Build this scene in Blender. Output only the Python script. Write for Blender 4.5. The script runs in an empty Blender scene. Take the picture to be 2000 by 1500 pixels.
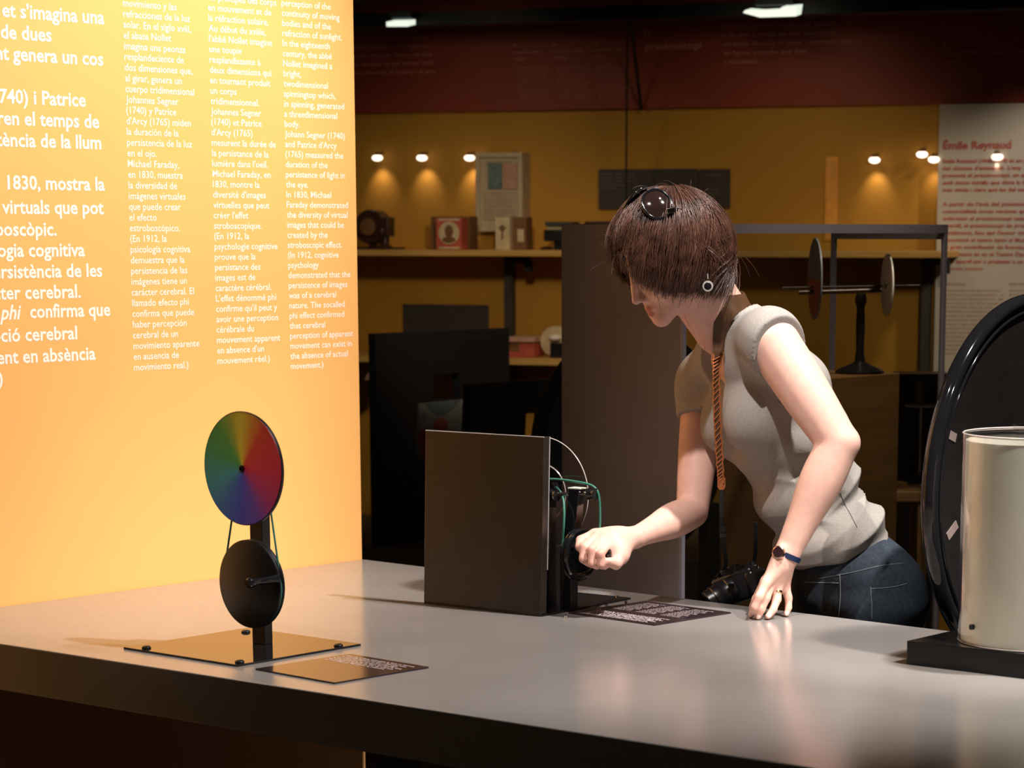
import bpy, bmesh, math, random
import numpy as np
from mathutils import Vector, Matrix
from mathutils.bvhtree import BVHTree

random.seed(7); np.random.seed(7)
scn = bpy.context.scene
COL = scn.collection

# ------------------------------------------------------------------ camera
FPX, PCX, PCY = 5040.0, 1160.0, 1367.0          # focal length and principal point for a 2000x1500 frame
PITCH = math.atan(917 / FPX)
CAM = np.array([0.0, 0.0, 1.6])
cam_d = bpy.data.cameras.new('camera'); cam = bpy.data.objects.new('camera', cam_d); COL.objects.link(cam)
cam_d.sensor_width = 36.0; cam_d.sensor_fit = 'HORIZONTAL'
cam_d.lens = FPX / 2000 * 36.0
cam_d.shift_x = (1000 - PCX) / 2000
cam_d.shift_y = (PCY - 750) / 2000
cam_d.clip_start = 0.05
cam.location = CAM; cam.rotation_euler = (math.pi / 2 - PITCH, 0, 0)
cam_d.dof.use_dof = True; cam_d.dof.focus_distance = 5.05; cam_d.dof.aperture_fstop = 7.0
scn.camera = cam

# ------------------------------------------------------------------ world, view, lights
scn.view_settings.view_transform = 'Standard'; scn.view_settings.look = 'None'
scn.view_settings.gamma = 1.0; scn.view_settings.use_curve_mapping = False
scn.view_settings.exposure = 0.0
wld = bpy.data.worlds.new('dim_gallery_air'); scn.world = wld; wld.use_nodes = True
wld.node_tree.nodes['Background'].inputs[0].default_value = (1.0, 0.72, 0.5, 1)
wld.node_tree.nodes['Background'].inputs[1].default_value = 0.02

def spot(name, loc, target, power, angle, blend=0.5, size=0.04, col=(1, 0.9, 0.78)):
    d = bpy.data.lights.new(name, 'SPOT'); o = bpy.data.objects.new(name, d); COL.objects.link(o)
    d.energy = power; d.spot_size = math.radians(angle); d.spot_blend = blend
    d.shadow_soft_size = size; d.color = col
    o.location = loc
    o.rotation_euler = (Vector(target) - Vector(loc)).to_track_quat('-Z', 'Y').to_euler()
    return o
spot('key_spotlight', (1.50, 4.15, 4.15), (0.25, 4.85, 0.95), 900, 44, 0.7, 0.06, (1, 0.93, 0.87))
spot('figure_spotlight', (-0.14, 3.88, 3.30), (0.30, 5.20, 1.12), 235, 23, 0.6, 0.03, (1, 0.93, 0.88))
spot('panel_spotlight', (0.75, 4.75, 3.25), (-0.95, 5.42, 1.62), 460, 52, 0.9, 0.06, (1, 0.92, 0.78))
spot('rear_wall_spotlight', (-0.6, 8.6, 2.36), (-0.45, 9.6, 1.40), 7.0, 105, 1.0, 0.08, (1, 0.80, 0.52))
spot('rear_wall_spotlight', (0.5, 8.3, 2.36), (0.55, 9.25, 1.40), 7.0, 105, 1.0, 0.08, (1, 0.80, 0.52))
spot('low_wall_fill', (1.15, 7.35, 1.98), (0.75, 9.15, 1.10), 22, 66, 1.0, 0.06, (1, 0.80, 0.52))  # unseen fill added to lift the wall behind the showcase
spot('low_wall_fill', (-0.25, 7.4, 1.98), (-0.50, 9.5, 1.10), 36, 56, 1.0, 0.06, (1, 0.82, 0.58))  # unseen fill added for the wall below the shelf at left
spot('text_board_spotlight', (1.85, 8.15, 2.36), (1.45, 8.95, 1.35), 26, 62, 0.6, 0.05, (1, 0.86, 0.70))
spot('drum_spotlight', (1.75, 3.0, 3.2), (0.82, 4.50, 1.05), 700, 22, 0.8, 0.08, (1, 0.92, 0.84))
spot('disc_fill', (-1.55, 3.1, 2.5), (-0.62, 4.66, 1.12), 58, 14, 0.8, 0.25, (0.95, 0.95, 1.0))  # soft unseen fill added in front of the colour disc
spot('showcase_fill', (0.9, 5.7, 3.4), (0.6, 6.6, 0.9), 170, 40, 1.0, 0.06, (1, 0.84, 0.66))  # unseen fill added to brighten the inside of the showcase

# ------------------------------------------------------------------ maths helpers
def ray(u, v):
    a = (u - PCX) / FPX; b = (PCY - v) / FPX
    return np.array([a, math.cos(PITCH) + b * math.sin(PITCH), -math.sin(PITCH) + b * math.cos(PITCH)])
def W(u, v, Y):                       # photo pixel + real distance -> point in the room
    d = ray(u, v); return CAM + d * (Y / d[1])
def T(u, v, z=0.85):                  # photo pixel on a horizontal plane
    d = ray(u, v); return CAM + d * ((z - 1.6) / d[2])
def onplane(u, v, P, n):
    d = ray(u, v); return CAM + d * (np.dot(np.array(P) - CAM, n) / np.dot(d, n))
def V(*a): return np.array(a, float)
def nrm(a): a = np.array(a, float); return a / np.linalg.norm(a)
E1 = nrm((0.766, -0.643, 0)); E2 = nrm((0.643, 0.766, 0)); Z = V(0, 0, 1)

# ------------------------------------------------------------------ materials
MATS = {}
def mat(name, col, rough=0.5, metal=0.0, spec=0.5, var=0.12, nscale=30, bump=0.0, bscale=200, sss=0.0, coat=0.0,
        emit=0.0, attr=None, alpha=1.0):
    m = bpy.data.materials.new(name); m.use_nodes = True; nt = m.node_tree; N = nt.nodes; L = nt.links
    b = N['Principled BSDF']
    tc = N.new('ShaderNodeTexCoord')
    nz = N.new('ShaderNodeTexNoise'); nz.inputs['Scale'].default_value = nscale; nz.inputs['Detail'].default_value = 4
    L.new(tc.outputs['Object'], nz.inputs['Vector'])
    mp = N.new('ShaderNodeMapRange'); mp.inputs[1].default_value = 0.3; mp.inputs[2].default_value = 0.7
    mp.inputs[3].default_value = 1 - var; mp.inputs[4].default_value = 1 + var
    L.new(nz.outputs[0], mp.inputs[0])
    mx = N.new('ShaderNodeVectorMath'); mx.operation = 'SCALE'
    if attr:
        at = N.new('ShaderNodeVertexColor'); at.layer_name = attr
        L.new(at.outputs['Color'], mx.inputs[0])
    else:
        mx.inputs[0].default_value = col[:3]
    L.new(mp.outputs[0], mx.inputs['Scale'])
    L.new(mx.outputs[0], b.inputs['Base Color'])
    b.inputs['Roughness'].default_value = rough; b.inputs['Metallic'].default_value = metal
    b.inputs['Specular IOR Level'].default_value = spec
    b.inputs['Coat Weight'].default_value = coat; b.inputs['Coat Roughness'].default_value = 0.08
    if sss:
        b.inputs['Subsurface Weight'].default_value = sss; b.inputs['Subsurface Radius'].default_value = (1, 0.35, 0.2)
        b.inputs['Subsurface Scale'].default_value = 0.008
    if emit:
        b.inputs['Emission Color'].default_value = (*col[:3], 1); b.inputs['Emission Strength'].default_value = emit
    if bump:
        n2 = N.new('ShaderNodeTexNoise'); n2.inputs['Scale'].default_value = bscale; n2.inputs['Detail'].default_value = 3
        L.new(tc.outputs['Object'], n2.inputs['Vector'])
        bp = N.new('ShaderNodeBump'); bp.inputs['Strength'].default_value = bump; bp.inputs['Distance'].default_value = 0.002
        L.new(n2.outputs[0], bp.inputs['Height']); L.new(bp.outputs[0], b.inputs['Normal'])
    MATS[name] = m; return m
def glass_mat(name, tint=(0.95, 0.97, 0.96), ior=1.45, rough=0.02, boost=1.0):
    m = bpy.data.materials.new(name); m.use_nodes = True; nt = m.node_tree; N = nt.nodes; L = nt.links
    N.remove(N['Principled BSDF']); out = N['Material Output']
    tr = N.new('ShaderNodeBsdfTransparent'); tr.inputs[0].default_value = (*tint, 1)
    gl = N.new('ShaderNodeBsdfGlossy'); gl.inputs['Roughness'].default_value = rough
    lw = N.new('ShaderNodeLayerWeight'); lw.inputs[0].default_value = 0.5; mx = N.new('ShaderNodeMixShader')
    pw = N.new('ShaderNodeMath'); pw.operation = 'POWER'; pw.inputs[1].default_value = 5.0; L.new(lw.outputs['Facing'], pw.inputs[0])
    mu = N.new('ShaderNodeMath'); mu.operation = 'MULTIPLY_ADD'; mu.inputs[1].default_value = 0.9; mu.inputs[2].default_value = 0.035 * boost; mu.use_clamp = True
    L.new(pw.outputs[0], mu.inputs[0]); L.new(mu.outputs[0], mx.inputs[0])
    L.new(tr.outputs[0], mx.inputs[1]); L.new(gl.outputs[0], mx.inputs[2]); L.new(mx.outputs[0], out.inputs[0])
    MATS[name] = m; return m
def wood_mat(name, c1, c2, scale=6, rough=0.45):
    m = bpy.data.materials.new(name); m.use_nodes = True; nt = m.node_tree; N = nt.nodes; L = nt.links
    b = N['Principled BSDF']; tc = N.new('ShaderNodeTexCoord')
    mp = N.new('ShaderNodeMapping'); mp.inputs['Scale'].default_value = (1, 1, 12); L.new(tc.outputs['Object'], mp.inputs[0])
    nz = N.new('ShaderNodeTexNoise'); nz.inputs['Scale'].default_value = scale; nz.inputs['Detail'].default_value = 6
    L.new(mp.outputs[0], nz.inputs['Vector'])
    cr = N.new('ShaderNodeValToRGB'); cr.color_ramp.elements[0].color = (*c1, 1); cr.color_ramp.elements[1].color = (*c2, 1)
    cr.color_ramp.elements[0].position = 0.35; cr.color_ramp.elements[1].position = 0.65
    L.new(nz.outputs[0], cr.inputs[0]); L.new(cr.outputs[0], b.inputs['Base Color']); b.inputs['Roughness'].default_value = rough
    MATS[name] = m; return m

mat('table_grey', (0.25, 0.235, 0.225), 0.19, spec=0.55, var=0.05, nscale=5, bump=0.02, bscale=60)
mat('panel_yellow', (0.93, 0.47, 0.155), 0.55, var=0.03, nscale=2, spec=0.3)
mat('panel_letter', (0.95, 0.90, 0.86), 0.6, var=0.02)
mat('gloss_black', (0.008, 0.008, 0.009), 0.07, var=0.1, spec=0.6)
mat('satin_black', (0.010, 0.009, 0.009), 0.35, var=0.15)
mat('slab_black', (0.006, 0.006, 0.007), 0.22, var=0.1, spec=0.35)
mat('slot_pink', (0.20, 0.15, 0.14), 0.6)
mat('matte_black', (0.006, 0.006, 0.008), 0.65, var=0.15)
mat('board_brown', (0.020, 0.014, 0.010), 0.30, var=0.2, nscale=60, bump=0.05, bscale=300)
mat('board_edge', (0.35, 0.33, 0.34), 0.4)
mat('dark_steel', (0.30, 0.29, 0.28), 0.28, metal=1.0)
mat('chrome', (0.8, 0.78, 0.76), 0.15, metal=1.0, var=0.03)
mat('belt_green', (0.035, 0.17, 0.125), 0.5)
mat('plaque_dark', (0.030, 0.019, 0.022), 0.13, var=0.08, spec=0.55)
mat('plaque_ink', (0.78, 0.66, 0.66), 0.5, var=0.02)
mat('white_label', (0.82, 0.85, 0.72), 0.5)
mat('drum_metal', (0.86, 0.83, 0.76), 0.34, metal=0.12, var=0.06, nscale=14, bump=0.03, bscale=30)
mat('wall_ochre', (0.50, 0.245, 0.022), 0.7, var=0.05, nscale=4)
mat('banner_red', (0.30, 0.045, 0.020), 0.6, var=0.08, nscale=8)
mat('banner_ink', (0.62, 0.24, 0.18), 0.6, var=0.04)
mat('beam_black', (0.006, 0.006, 0.007), 0.6)
mat('ceiling_dark', (0.12, 0.075, 0.045), 0.8, var=0.1)
mat('floor_dark', (0.10, 0.085, 0.075), 0.5, var=0.15, nscale=3)
mat('tube_glow', (0.9, 1.0, 0.85), 0.5, emit=0.9)
mat('reflection_glow', (1.0, 0.82, 0.66), 0.5, emit=2.2)  # glow of the stand-in reflections on the rear wall
mat('text_board', (0.62, 0.55, 0.46), 0.55, var=0.04, nscale=3)
mat('text_red', (0.55, 0.10, 0.07), 0.6, var=0.04)
mat('text_pink', (0.50, 0.22, 0.17), 0.6, var=0.04)
mat('notice_paper', (0.50, 0.40, 0.27), 0.6, var=0.12, nscale=25)
mat('notice_ink', (0.20, 0.15, 0.10), 0.7)
mat('frame_pale', (0.55, 0.45, 0.30), 0.5)
mat('caption_grey', (0.050, 0.044, 0.040), 0.6)
mat('caption_ink', (0.22, 0.18, 0.13), 0.6)
mat('showcase_grey', (0.145, 0.125, 0.125), 0.55, var=0.05, nscale=10, bump=0.02, bscale=250)
mat('showcase_trim', (0.20, 0.18, 0.215), 0.5, var=0.04)
mat('device_brown', (0.045, 0.018, 0.010), 0.3)
mat('card_brown', (0.17, 0.075, 0.025), 0.7, var=0.2)
mat('card_red', (0.45, 0.08, 0.045), 0.7, var=0.2)
mat('card_cream', (0.58, 0.46, 0.28), 0.7, var=0.15)
mat('pale_white', (0.80, 0.74, 0.66), 0.6, var=0.1)
mat('picture_grey', (0.36, 0.36, 0.34), 0.5, var=0.35, nscale=22)
mat('picture_teal', (0.14, 0.20, 0.19), 0.5, var=0.3)
mat('pink_paper', (0.5, 0.28, 0.2), 0.7)
mat('disc_steel', (0.24, 0.26, 0.31), 0.5)
mat('disc_red', (0.50, 0.11, 0.06), 0.5)
mat('plinth_grey', (0.16, 0.12, 0.085), 0.6)
wood_mat('shelf_wood', (0.50, 0.27, 0.07), (0.62, 0.36, 0.11), 4)
wood_mat('block_wood', (0.20, 0.095, 0.030), (0.26, 0.13, 0.04), 3)
wood_mat('stool_wood', (0.30, 0.16, 0.06), (0.40, 0.22, 0.09), 4)
glass_mat('showcase_glass', boost=1.0)
glass_mat('acrylic', tint=(0.93, 0.93, 0.92), boost=1.6, rough=0.05)
mat('acrylic_edge', (0.42, 0.36, 0.33), 0.2)
def paper_mat(name, col):
    m = bpy.data.materials.new(name); m.use_nodes = True; nt = m.node_tree; N = nt.nodes; L = nt.links
    N.remove(N['Principled BSDF']); tc = N.new('ShaderNodeTexCoord'); nz = N.new('ShaderNodeTexNoise'); nz.inputs['Scale'].default_value = 18; nz.inputs['Detail'].default_value = 5
    cr = N.new('ShaderNodeValToRGB'); cr.color_ramp.elements[0].color = (*[c * .9 for c in col], 1); cr.color_ramp.elements[1].color = (*col, 1)
    L.new(tc.outputs['Object'], nz.inputs['Vector']); L.new(nz.outputs[0], cr.inputs[0])
    d = N.new('ShaderNodeBsdfDiffuse'); t = N.new('ShaderNodeBsdfTranslucent'); g = N.new('ShaderNodeBsdfGlossy'); g.inputs['Roughness'].default_value = .3
    for q in (d, t): L.new(cr.outputs[0], q.inputs[0])
    a = N.new('ShaderNodeMixShader'); a.inputs[0].default_value = .5; b = N.new('ShaderNodeMixShader'); b.inputs[0].default_value = .10
    L.new(d.outputs[0], a.inputs[1]); L.new(t.outputs[0], a.inputs[2]); L.new(a.outputs[0], b.inputs[1]); L.new(g.outputs[0], b.inputs[2])
    L.new(b.outputs[0], N['Material Output'].inputs[0]); MATS[name] = m; return m
paper_mat('drum_paper', (0.88, 0.86, 0.80))
# figure
mat('skin', (0.80, 0.47, 0.36), 0.48, var=0.05, nscale=60, sss=0.25, spec=0.35, bump=0.04, bscale=500, attr='tint')
mat('nail', (0.85, 0.55, 0.48), 0.25, var=0.03)
mat('eye_white', (0.75, 0.70, 0.66), 0.2)
mat('iris_dark', (0.03, 0.018, 0.012), 0.15)
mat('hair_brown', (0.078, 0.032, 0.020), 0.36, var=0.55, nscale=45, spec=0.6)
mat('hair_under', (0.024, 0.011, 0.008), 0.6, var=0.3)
mat('shirt_grey', (0.345, 0.318, 0.295), 0.9, var=0.10, nscale=260, bump=0.35, bscale=700, spec=0.15)
mat('shirt_seam', (0.09, 0.08, 0.07), 0.9)
mat('shirt_edge', (0.46, 0.43, 0.40), 0.9, bump=0.2, bscale=700)
mat('denim', (0.034, 0.046, 0.064), 0.8, var=0.28, nscale=120, bump=0.3, bscale=900, spec=0.2)
mat('denim_thread', (0.20, 0.23, 0.26), 0.8)
mat('leather_brown', (0.085, 0.036, 0.012), 0.55, var=0.15, bump=0.1)
mat('leather_orange', (0.40, 0.12, 0.035), 0.5, var=0.1)
mat('webbing_black', (0.008, 0.008, 0.009), 0.6)
mat('camera_black', (0.009, 0.009, 0.010), 0.28, var=0.2, bump=0.08, bscale=900)
mat('lens_glass', (0.01, 0.01, 0.015), 0.05, coat=1.0)
mat('sunglass_black', (0.006, 0.006, 0.007), 0.06, coat=0.6)
mat('silver', (0.72, 0.68, 0.64), 0.30, metal=0.55)
mat('sunglass_lens', (0.014, 0.007, 0.006), 0.06, spec=0.7)
mat('watch_navy', (0.008, 0.018, 0.065), 0.45)
mat('watch_face', (0.03, 0.012, 0.014), 0.15)
mat('rose_metal', (0.8, 0.55, 0.45), 0.22, metal=1.0)
mat('gold', (0.85, 0.55, 0.25), 0.2, metal=1.0)
mat('shoe_dark', (0.02, 0.018, 0.017), 0.5)

# ------------------------------------------------------------------ object helpers
ORG = {}
def tag(o, label=None, cat=None, group=None, kind=None):
    if label: o['label'] = label
    if cat: o['category'] = cat
    if group: o['group'] = group
    if kind: o['kind'] = kind
    return o
def empty(name, loc, label, cat, group=None):
    o = bpy.data.objects.new(name, None); COL.objects.link(o); o.location = tuple(loc); o.empty_display_size = 0.05
    ORG[o.name] = np.array(loc, float); return tag(o, label, cat, group)
def link_mesh(name, verts, faces, mats, parent=None, org=None, smooth=40, fm=None, bev=0.0, cols=None):
    verts = np.array(verts, float).reshape(-1, 3)
    if parent is not None: org = ORG[parent.name]
    elif org is None:
        lo = verts.min(0); hi = verts.max(0); org = V((lo[0] + hi[0]) / 2, (lo[1] + hi[1]) / 2, lo[2])
    me = bpy.data.meshes.new(name)
    me.from_pydata((verts - org).tolist(), [], [tuple(int(i) for i in f) for f in faces])
    o = bpy.data.objects.new(name, me); COL.objects.link(o)
    ORG[o.name] = np.array(org, float)
    if parent is not None: o.parent = parent
    else: o.location = tuple(org)
    for m in (mats if isinstance(mats, (list, tuple)) else [mats]): me.materials.append(MATS[m])
    if fm is not None: me.polygons.foreach_set('material_index', np.array(fm, dtype=np.int32))
    if cols is not None:
        ca = me.color_attributes.new('tint', 'FLOAT_COLOR', 'POINT')
        ca.data.foreach_set('color', np.concatenate([np.array(cols, float), np.ones((len(cols), 1))], 1).astype(np.float32).ravel())
    me.update()
    if smooth:
        me.polygons.foreach_set('use_smooth', [True] * len(me.polygons))
        if smooth < 180: me.set_sharp_from_angle(angle=math.radians(smooth))
    if bev:
        bm = o.modifiers.new('bevel', 'BEVEL'); bm.width = bev; bm.segments = 3; bm.limit_method = 'ANGLE'; bm.angle_limit = math.radians(40)
    return o

class MB:
    def __init__(s): s.v = []; s.f = []; s.m = []
    def add(s, v, f, mi=0):
        n = len(s.v); s.v += [tuple(map(float, p)) for p in v]
        s.f += [tuple(i + n for i in q) for q in f]; s.m += [mi] * len(f); return s
    def box(s, c, h, ax=(E1, E2, Z), mi=0):        # centre, half sizes along the three axes
        c = np.array(c, float); vs = []
        for k in (-1, 1):
            for j in (-1, 1):
                for i in (-1, 1): vs.append(c + i * h[0] * np.array(ax[0]) + j * h[1] * np.array(ax[1]) + k * h[2] * np.array(ax[2]))
        fs = [(0, 2, 3, 1), (4, 5, 7, 6), (0, 1, 5, 4), (2, 6, 7, 3), (0, 4, 6, 2), (1, 3, 7, 5)]
        if np.dot(np.cross(ax[0], ax[1]), ax[2]) < 0: fs = [q[::-1] for q in fs]
        return s.add(vs, fs, mi)
    def hexa(s, p, mi=0):                            # eight corners: four bottom (ccw from above), four top
        return s.add(p, [(3, 2, 1, 0), (4, 5, 6, 7), (0, 1, 5, 4), (1, 2, 6, 5), (2, 3, 7, 6), (3, 0, 4, 7)], mi)
    def cyl(s, a, b, r0, r1=None, n=32, mi=0, up=None):
        r1 = r0 if r1 is None else r1; a = np.array(a, float); b = np.array(b, float); d = nrm(b - a)
        x = nrm(np.cross(d, up if up is not None else (Z if abs(d[2]) < 0.9 else V(1, 0, 0)))); y = np.cross(d, x); vs = []
        for P, r in ((a, r0), (b, r1)):
            for i in range(n):
                t = 2 * math.pi * i / n; vs.append(P + r * (math.cos(t) * x + math.sin(t) * y))
        fs = [(i, (i + 1) % n, n + (i + 1) % n, n + i) for i in range(n)] + [tuple(range(n))[::-1], tuple(range(n, 2 * n))]
        return s.add(vs, fs, mi)
    def lathe(s, c, axis, prof, n=64, mi=0, close=False):   # prof: list of (radius, height along the axis)
        axis = nrm(axis); x = nrm(np.cross(axis, Z if abs(axis[2]) < 0.9 else V(1, 0, 0))); y = np.cross(axis, x); c = np.array(c, float)
        vs = []; m = len(prof)
        for r, h in prof:
            for i in range(n):
                t = 2 * math.pi * i / n; vs.append(c + axis * h + r * (math.cos(t) * x + math.sin(t) * y))
        fs = []
        for k in range(m if close else m - 1):
            k2 = (k + 1) % m
            for i in range(n): fs.append((k * n + i, k * n + (i + 1) % n, k2 * n + (i + 1) % n, k2 * n + i))
        if not close: fs += [tuple(range(n))[::-1], tuple(range((m - 1) * n, m * n))]
        return s.add(vs, fs, mi)
    def tube(s, pts, r, n=8, mi=0, closed=False, flat=None):
        pts = [np.array(p, float) for p in pts]; m = len(pts); vs = []; prev = None
        for i, p in enumerate(pts):
            if closed: d = nrm(pts[(i + 1) % m] - pts[i - 1])
            else: d = nrm(pts[min(i + 1, m - 1)] - pts[max(i - 1, 0)])
            if prev is None: x = nrm(np.cross(d, Z if abs(d[2]) < 0.9 else V(1, 0, 0)))
            else: x = nrm(prev - d * np.dot(prev, d))
            prev = x; y = np.cross(d, x); rr = r[i] if hasattr(r, '__len__') else r
            for k in range(n):
                t = 2 * math.pi * k / n; vs.append(p + rr * (math.cos(t) * x + math.sin(t) * y))
        fs = []
        for i in range(m if closed else m - 1):
            j = (i + 1) % m
            for k in range(n): fs.append((i * n + k, i * n + (k + 1) % n, j * n + (k + 1) % n, j * n + k))
        if not closed: fs += [tuple(range(n))[::-1], tuple(range((m - 1) * n, m * n))]
        return s.add(vs, fs, mi)
    def ribbon(s, pts, wid, thick, side, mi=0):      # a strap: centre line, half widths, half thickness, direction across
        pts = [np.array(p, float) for p in pts]; m = len(pts); vs = []
        for i, p in enumerate(pts):
            d = nrm(pts[min(i + 1, m - 1)] - pts[max(i - 1, 0)])
            sd = np.array(side[i] if isinstance(side, list) else side, float); x = nrm(sd - d * np.dot(sd, d)); y = np.cross(d, x)
            w = wid[i] if hasattr(wid, '__len__') else wid
            for a, b in ((-1, -1), (1, -1), (1, 1), (-1, 1)): vs.append(p + a * w * x + b * thick * y)
        fs = []
        for i in range(m - 1):
            for k in range(4): fs.append((i * 4 + k, i * 4 + (k + 1) % 4, i * 4 + 4 + (k + 1) % 4, i * 4 + 4 + k))
        fs += [(3, 2, 1, 0), (m * 4 - 4, m * 4 - 3, m * 4 - 2, m * 4 - 1)]
        return s.add(vs, fs, mi)
    def ball(s, c, r, ax=None, n=20, mi=0):
        c = np.array(c, float); r = np.array(r if hasattr(r, '__len__') else (r, r, r), float); ax = np.eye(3) if ax is None else np.array(ax)
        vs = []; fs = []; m = n // 2
        for i in range(1, m):
            th = math.pi * i / m
            for j in range(n):
                ph = 2 * math.pi * j / n
                l = V(math.sin(th) * math.cos(ph), math.sin(th) * math.sin(ph), math.cos(th)) * r; vs.append(c + l @ ax)
        vs += [c + V(0, 0, r[2]) @ ax, c - V(0, 0, r[2]) @ ax]; t = len(vs) - 2; b = t + 1
        for i in range(m - 2):
            for j in range(n): fs.append((i * n + j, (i + 1) * n + j, (i + 1) * n + (j + 1) % n, i * n + (j + 1) % n))
        for j in range(n): fs += [(t, j, (j + 1) % n), (b, (m - 2) * n + (j + 1) % n, (m - 2) * n + j)]
        return s.add(vs, fs, mi)
    def build(s, name, m, parent=None, bev=0.0, smooth=40, org=None):
        return link_mesh(name, s.v, s.f, m, parent, org=org, smooth=smooth, fm=s.m, bev=bev)

def spline(pts, n=24):                               # Catmull-Rom through the points
    P = [np.array(p, float) for p in pts]; P = [2 * P[0] - P[1]] + P + [2 * P[-1] - P[-2]]; out = []
    seg = len(P) - 3
    for k in range(n):
        t = k / (n - 1) * seg; i = min(int(t), seg - 1); t -= i
        a, b, c, d = P[i:i + 4]
        out.append(0.5 * (2 * b + (c - a) * t + (2 * a - 5 * b + 4 * c - d) * t * t + (3 * b - a - 3 * c + d) * t ** 3))
    return out

# lettering
_txt = {}
def glyphs(s, bold=False):
    key = (s, bold)
    if key in _txt: return _txt[key]
    c = bpy.data.curves.new('t', 'FONT'); c.body = s; c.resolution_u = 2; c.size = 1.0; c.offset = 0.022 if bold else 0.008
    o = bpy.data.objects.new('t', c); COL.objects.link(o)
    bpy.context.view_layer.update()
    me = bpy.data.meshes.new_from_object(o.evaluated_get(bpy.context.evaluated_depsgraph_get()))
    vs = np.array([v.co[:] for v in me.vertices]).reshape(-1, 3); fs = [tuple(p.vertices) for p in me.polygons]
    bpy.data.objects.remove(o); bpy.data.curves.remove(c); bpy.data.meshes.remove(me)
    _txt[key] = (vs, fs); return vs, fs
def write(mb, s, P, xd, yd, size, xs=1.0, align='L', width=None, shear=0.0, bold=False, mi=0):
    vs, fs = glyphs(s, bold)
    if not len(vs): return
    x0 = vs[:, 0].min(); x1 = vs[:, 0].max(); x = vs[:, 0] - x0
    if width: xs = width / ((x1 - x0) * size)
    x = x * size * xs; w = (x1 - x0) * size * xs
    if align == 'R': x = x - w
    y = vs[:, 1] * size; x = x + shear * y
    P = np.array(P, float); q = P + x[:, None] * np.array(xd) + y[:, None] * np.array(yd)
    mb.add(q, fs, mi)
# ================================================================== the setting
DW = nrm((2.81, -1, 0)); NW = nrm((-1, -2.81, 0))      # rear wall direction and its normal (towards the room)
PW = V(0, 9.5, 0)
def onw(u, v, off=0.0): return onplane(u, v, PW + NW * off, NW)
AXW = (DW, -NW, Z)
def struct(mb, name, m, **k): return tag(mb.build(name, m, **k), kind='structure')
struct(MB().box((0.6, 4.5, -0.03), (5, 6.5, 0.03), (V(1, 0, 0), V(0, 1, 0), Z)), 'floor', 'floor_dark')
struct(MB().box(PW + DW * 0.5 + Z * 1.75 - NW * 0.05, (5.2, 0.05, 1.75), AXW), 'wall_back', 'wall_ochre')
struct(MB().box(PW + DW * 0.5 + Z * 2.46 + NW * 1.0, (5.0, 1.0, 0.04), AXW), 'ceiling', 'ceiling_dark')
bt = onw(1000, 18, 0.35); bb = onw(1000, 44, 0.35)
struct(MB().box(V(bt[0], bt[1], (bt[2] + bb[2]) / 2) - NW * 0.06, (5.0, 0.06, (bt[2] - bb[2]) / 2), AXW), 'trim_1', 'beam_black')

# red banner with its lettering
ZB = onw(1345, 210, 0.02)[2]
b = MB().box(PW + DW * 0.5 + Z * (ZB + 2.44) / 2 + NW * 0.01, (4.8, 0.01, (2.44 - ZB) / 2), AXW)
banner = b.build('wall_banner', 'banner_red'); tag(banner, 'long dark red banner of faint writing across the top of the ochre wall', 'banner')
def wl(mb, u, v, s, hpx, rpx=None, off=0.022, **k):
    P = onw(u, v, off); D = P[1]; w = None
    if rpx: w = np.linalg.norm(onw(rpx, v, off) - P)
    write(mb, s, P, DW, Z, hpx / 0.73 * D / FPX, width=w, **k)
m = MB()
for i, s in enumerate(["i la il·lusió del moviment en les", "joguines òptiques del segle xix", "que van precedir l'invent del cine", "Les imatges es van animar amb", "l'estroboscopi, el zoòtrop i el prax"]):
    wl(m, 676 + 3 * i, 80 + 16.5 * i, s, 8, 836 + 4 * i)
m.build('lettering', 'banner_ink', banner, smooth=0)
for u, hd in ((1002, ("El", "praxinoscopio", "óptico")), (1079, ("Le", "praxinoscope", "optique")), (1156, ("The", "praxinoscope", "optical"))):
    m = MB()
    for i, s in enumerate(hd): wl(m, u + i, 92 + 13 * i - (u - 1002) * .03, s, 7, None if i != 1 else u + 58)
    m.build('heading', 'banner_ink', banner, smooth=0); m = MB()
    for i in range(11): wl(m, u + 6 + .6 * i, 134 + 6.2 * i - (u - 1002) * .03, ["la imagen animada en el", "espejo gira y las figuras", "se ven en movimiento en", "la rueda con doce espejos"][i % 4], 3.2, u + 66 + (i * 37 % 11))
    m.build('lettering', 'banner_ink', banner, smooth=0)
m = MB(); wl(m, 1258, 71, "El", 15); wl(m, 1260, 97, "praxinoscopi", 14, 1370, bold=True)
m.build('lettering', 'banner_ink', banner, smooth=0)
m = MB()
for i, (s, r) in enumerate((("A partir de l'invent de l'estroboscopi, Reynaud", 1629), ("va fer girar la imatge que amb dotze miralls", 1634), ("una banda dibuixada en cercle. L'espectador veu", 1661), ("les figures animades amb llum", 1574), ("i moviment.", 1482))):
    wl(m, 1407 + 2.2 * i, 55 + 17.5 * i, s, 8.5, r)
m.build('lettering', 'banner_ink', banner, smooth=0)
for u, hd in ((1843, ("El", "praxinoscopio")), (1937, ("Le", "praxinoscope"))):
    m = MB()
    for i, s in enumerate(hd): wl(m, u + i, 91 + 14 * i, s, 7.5, None if i != 1 else u + 70)
    m.build('heading', 'banner_ink', banner, smooth=0); m = MB()
    for i in range(11): wl(m, u + 4 + .5 * i, 122 + 6.3 * i, ["la imagen animada en el", "espejo gira y las figuras", "se ven en movimiento en", "la rueda con doce espejos"][i % 4], 3.2, u + 74 + (i * 37 % 11))
    m.build('lettering', 'banner_ink', banner, smooth=0)

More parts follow.
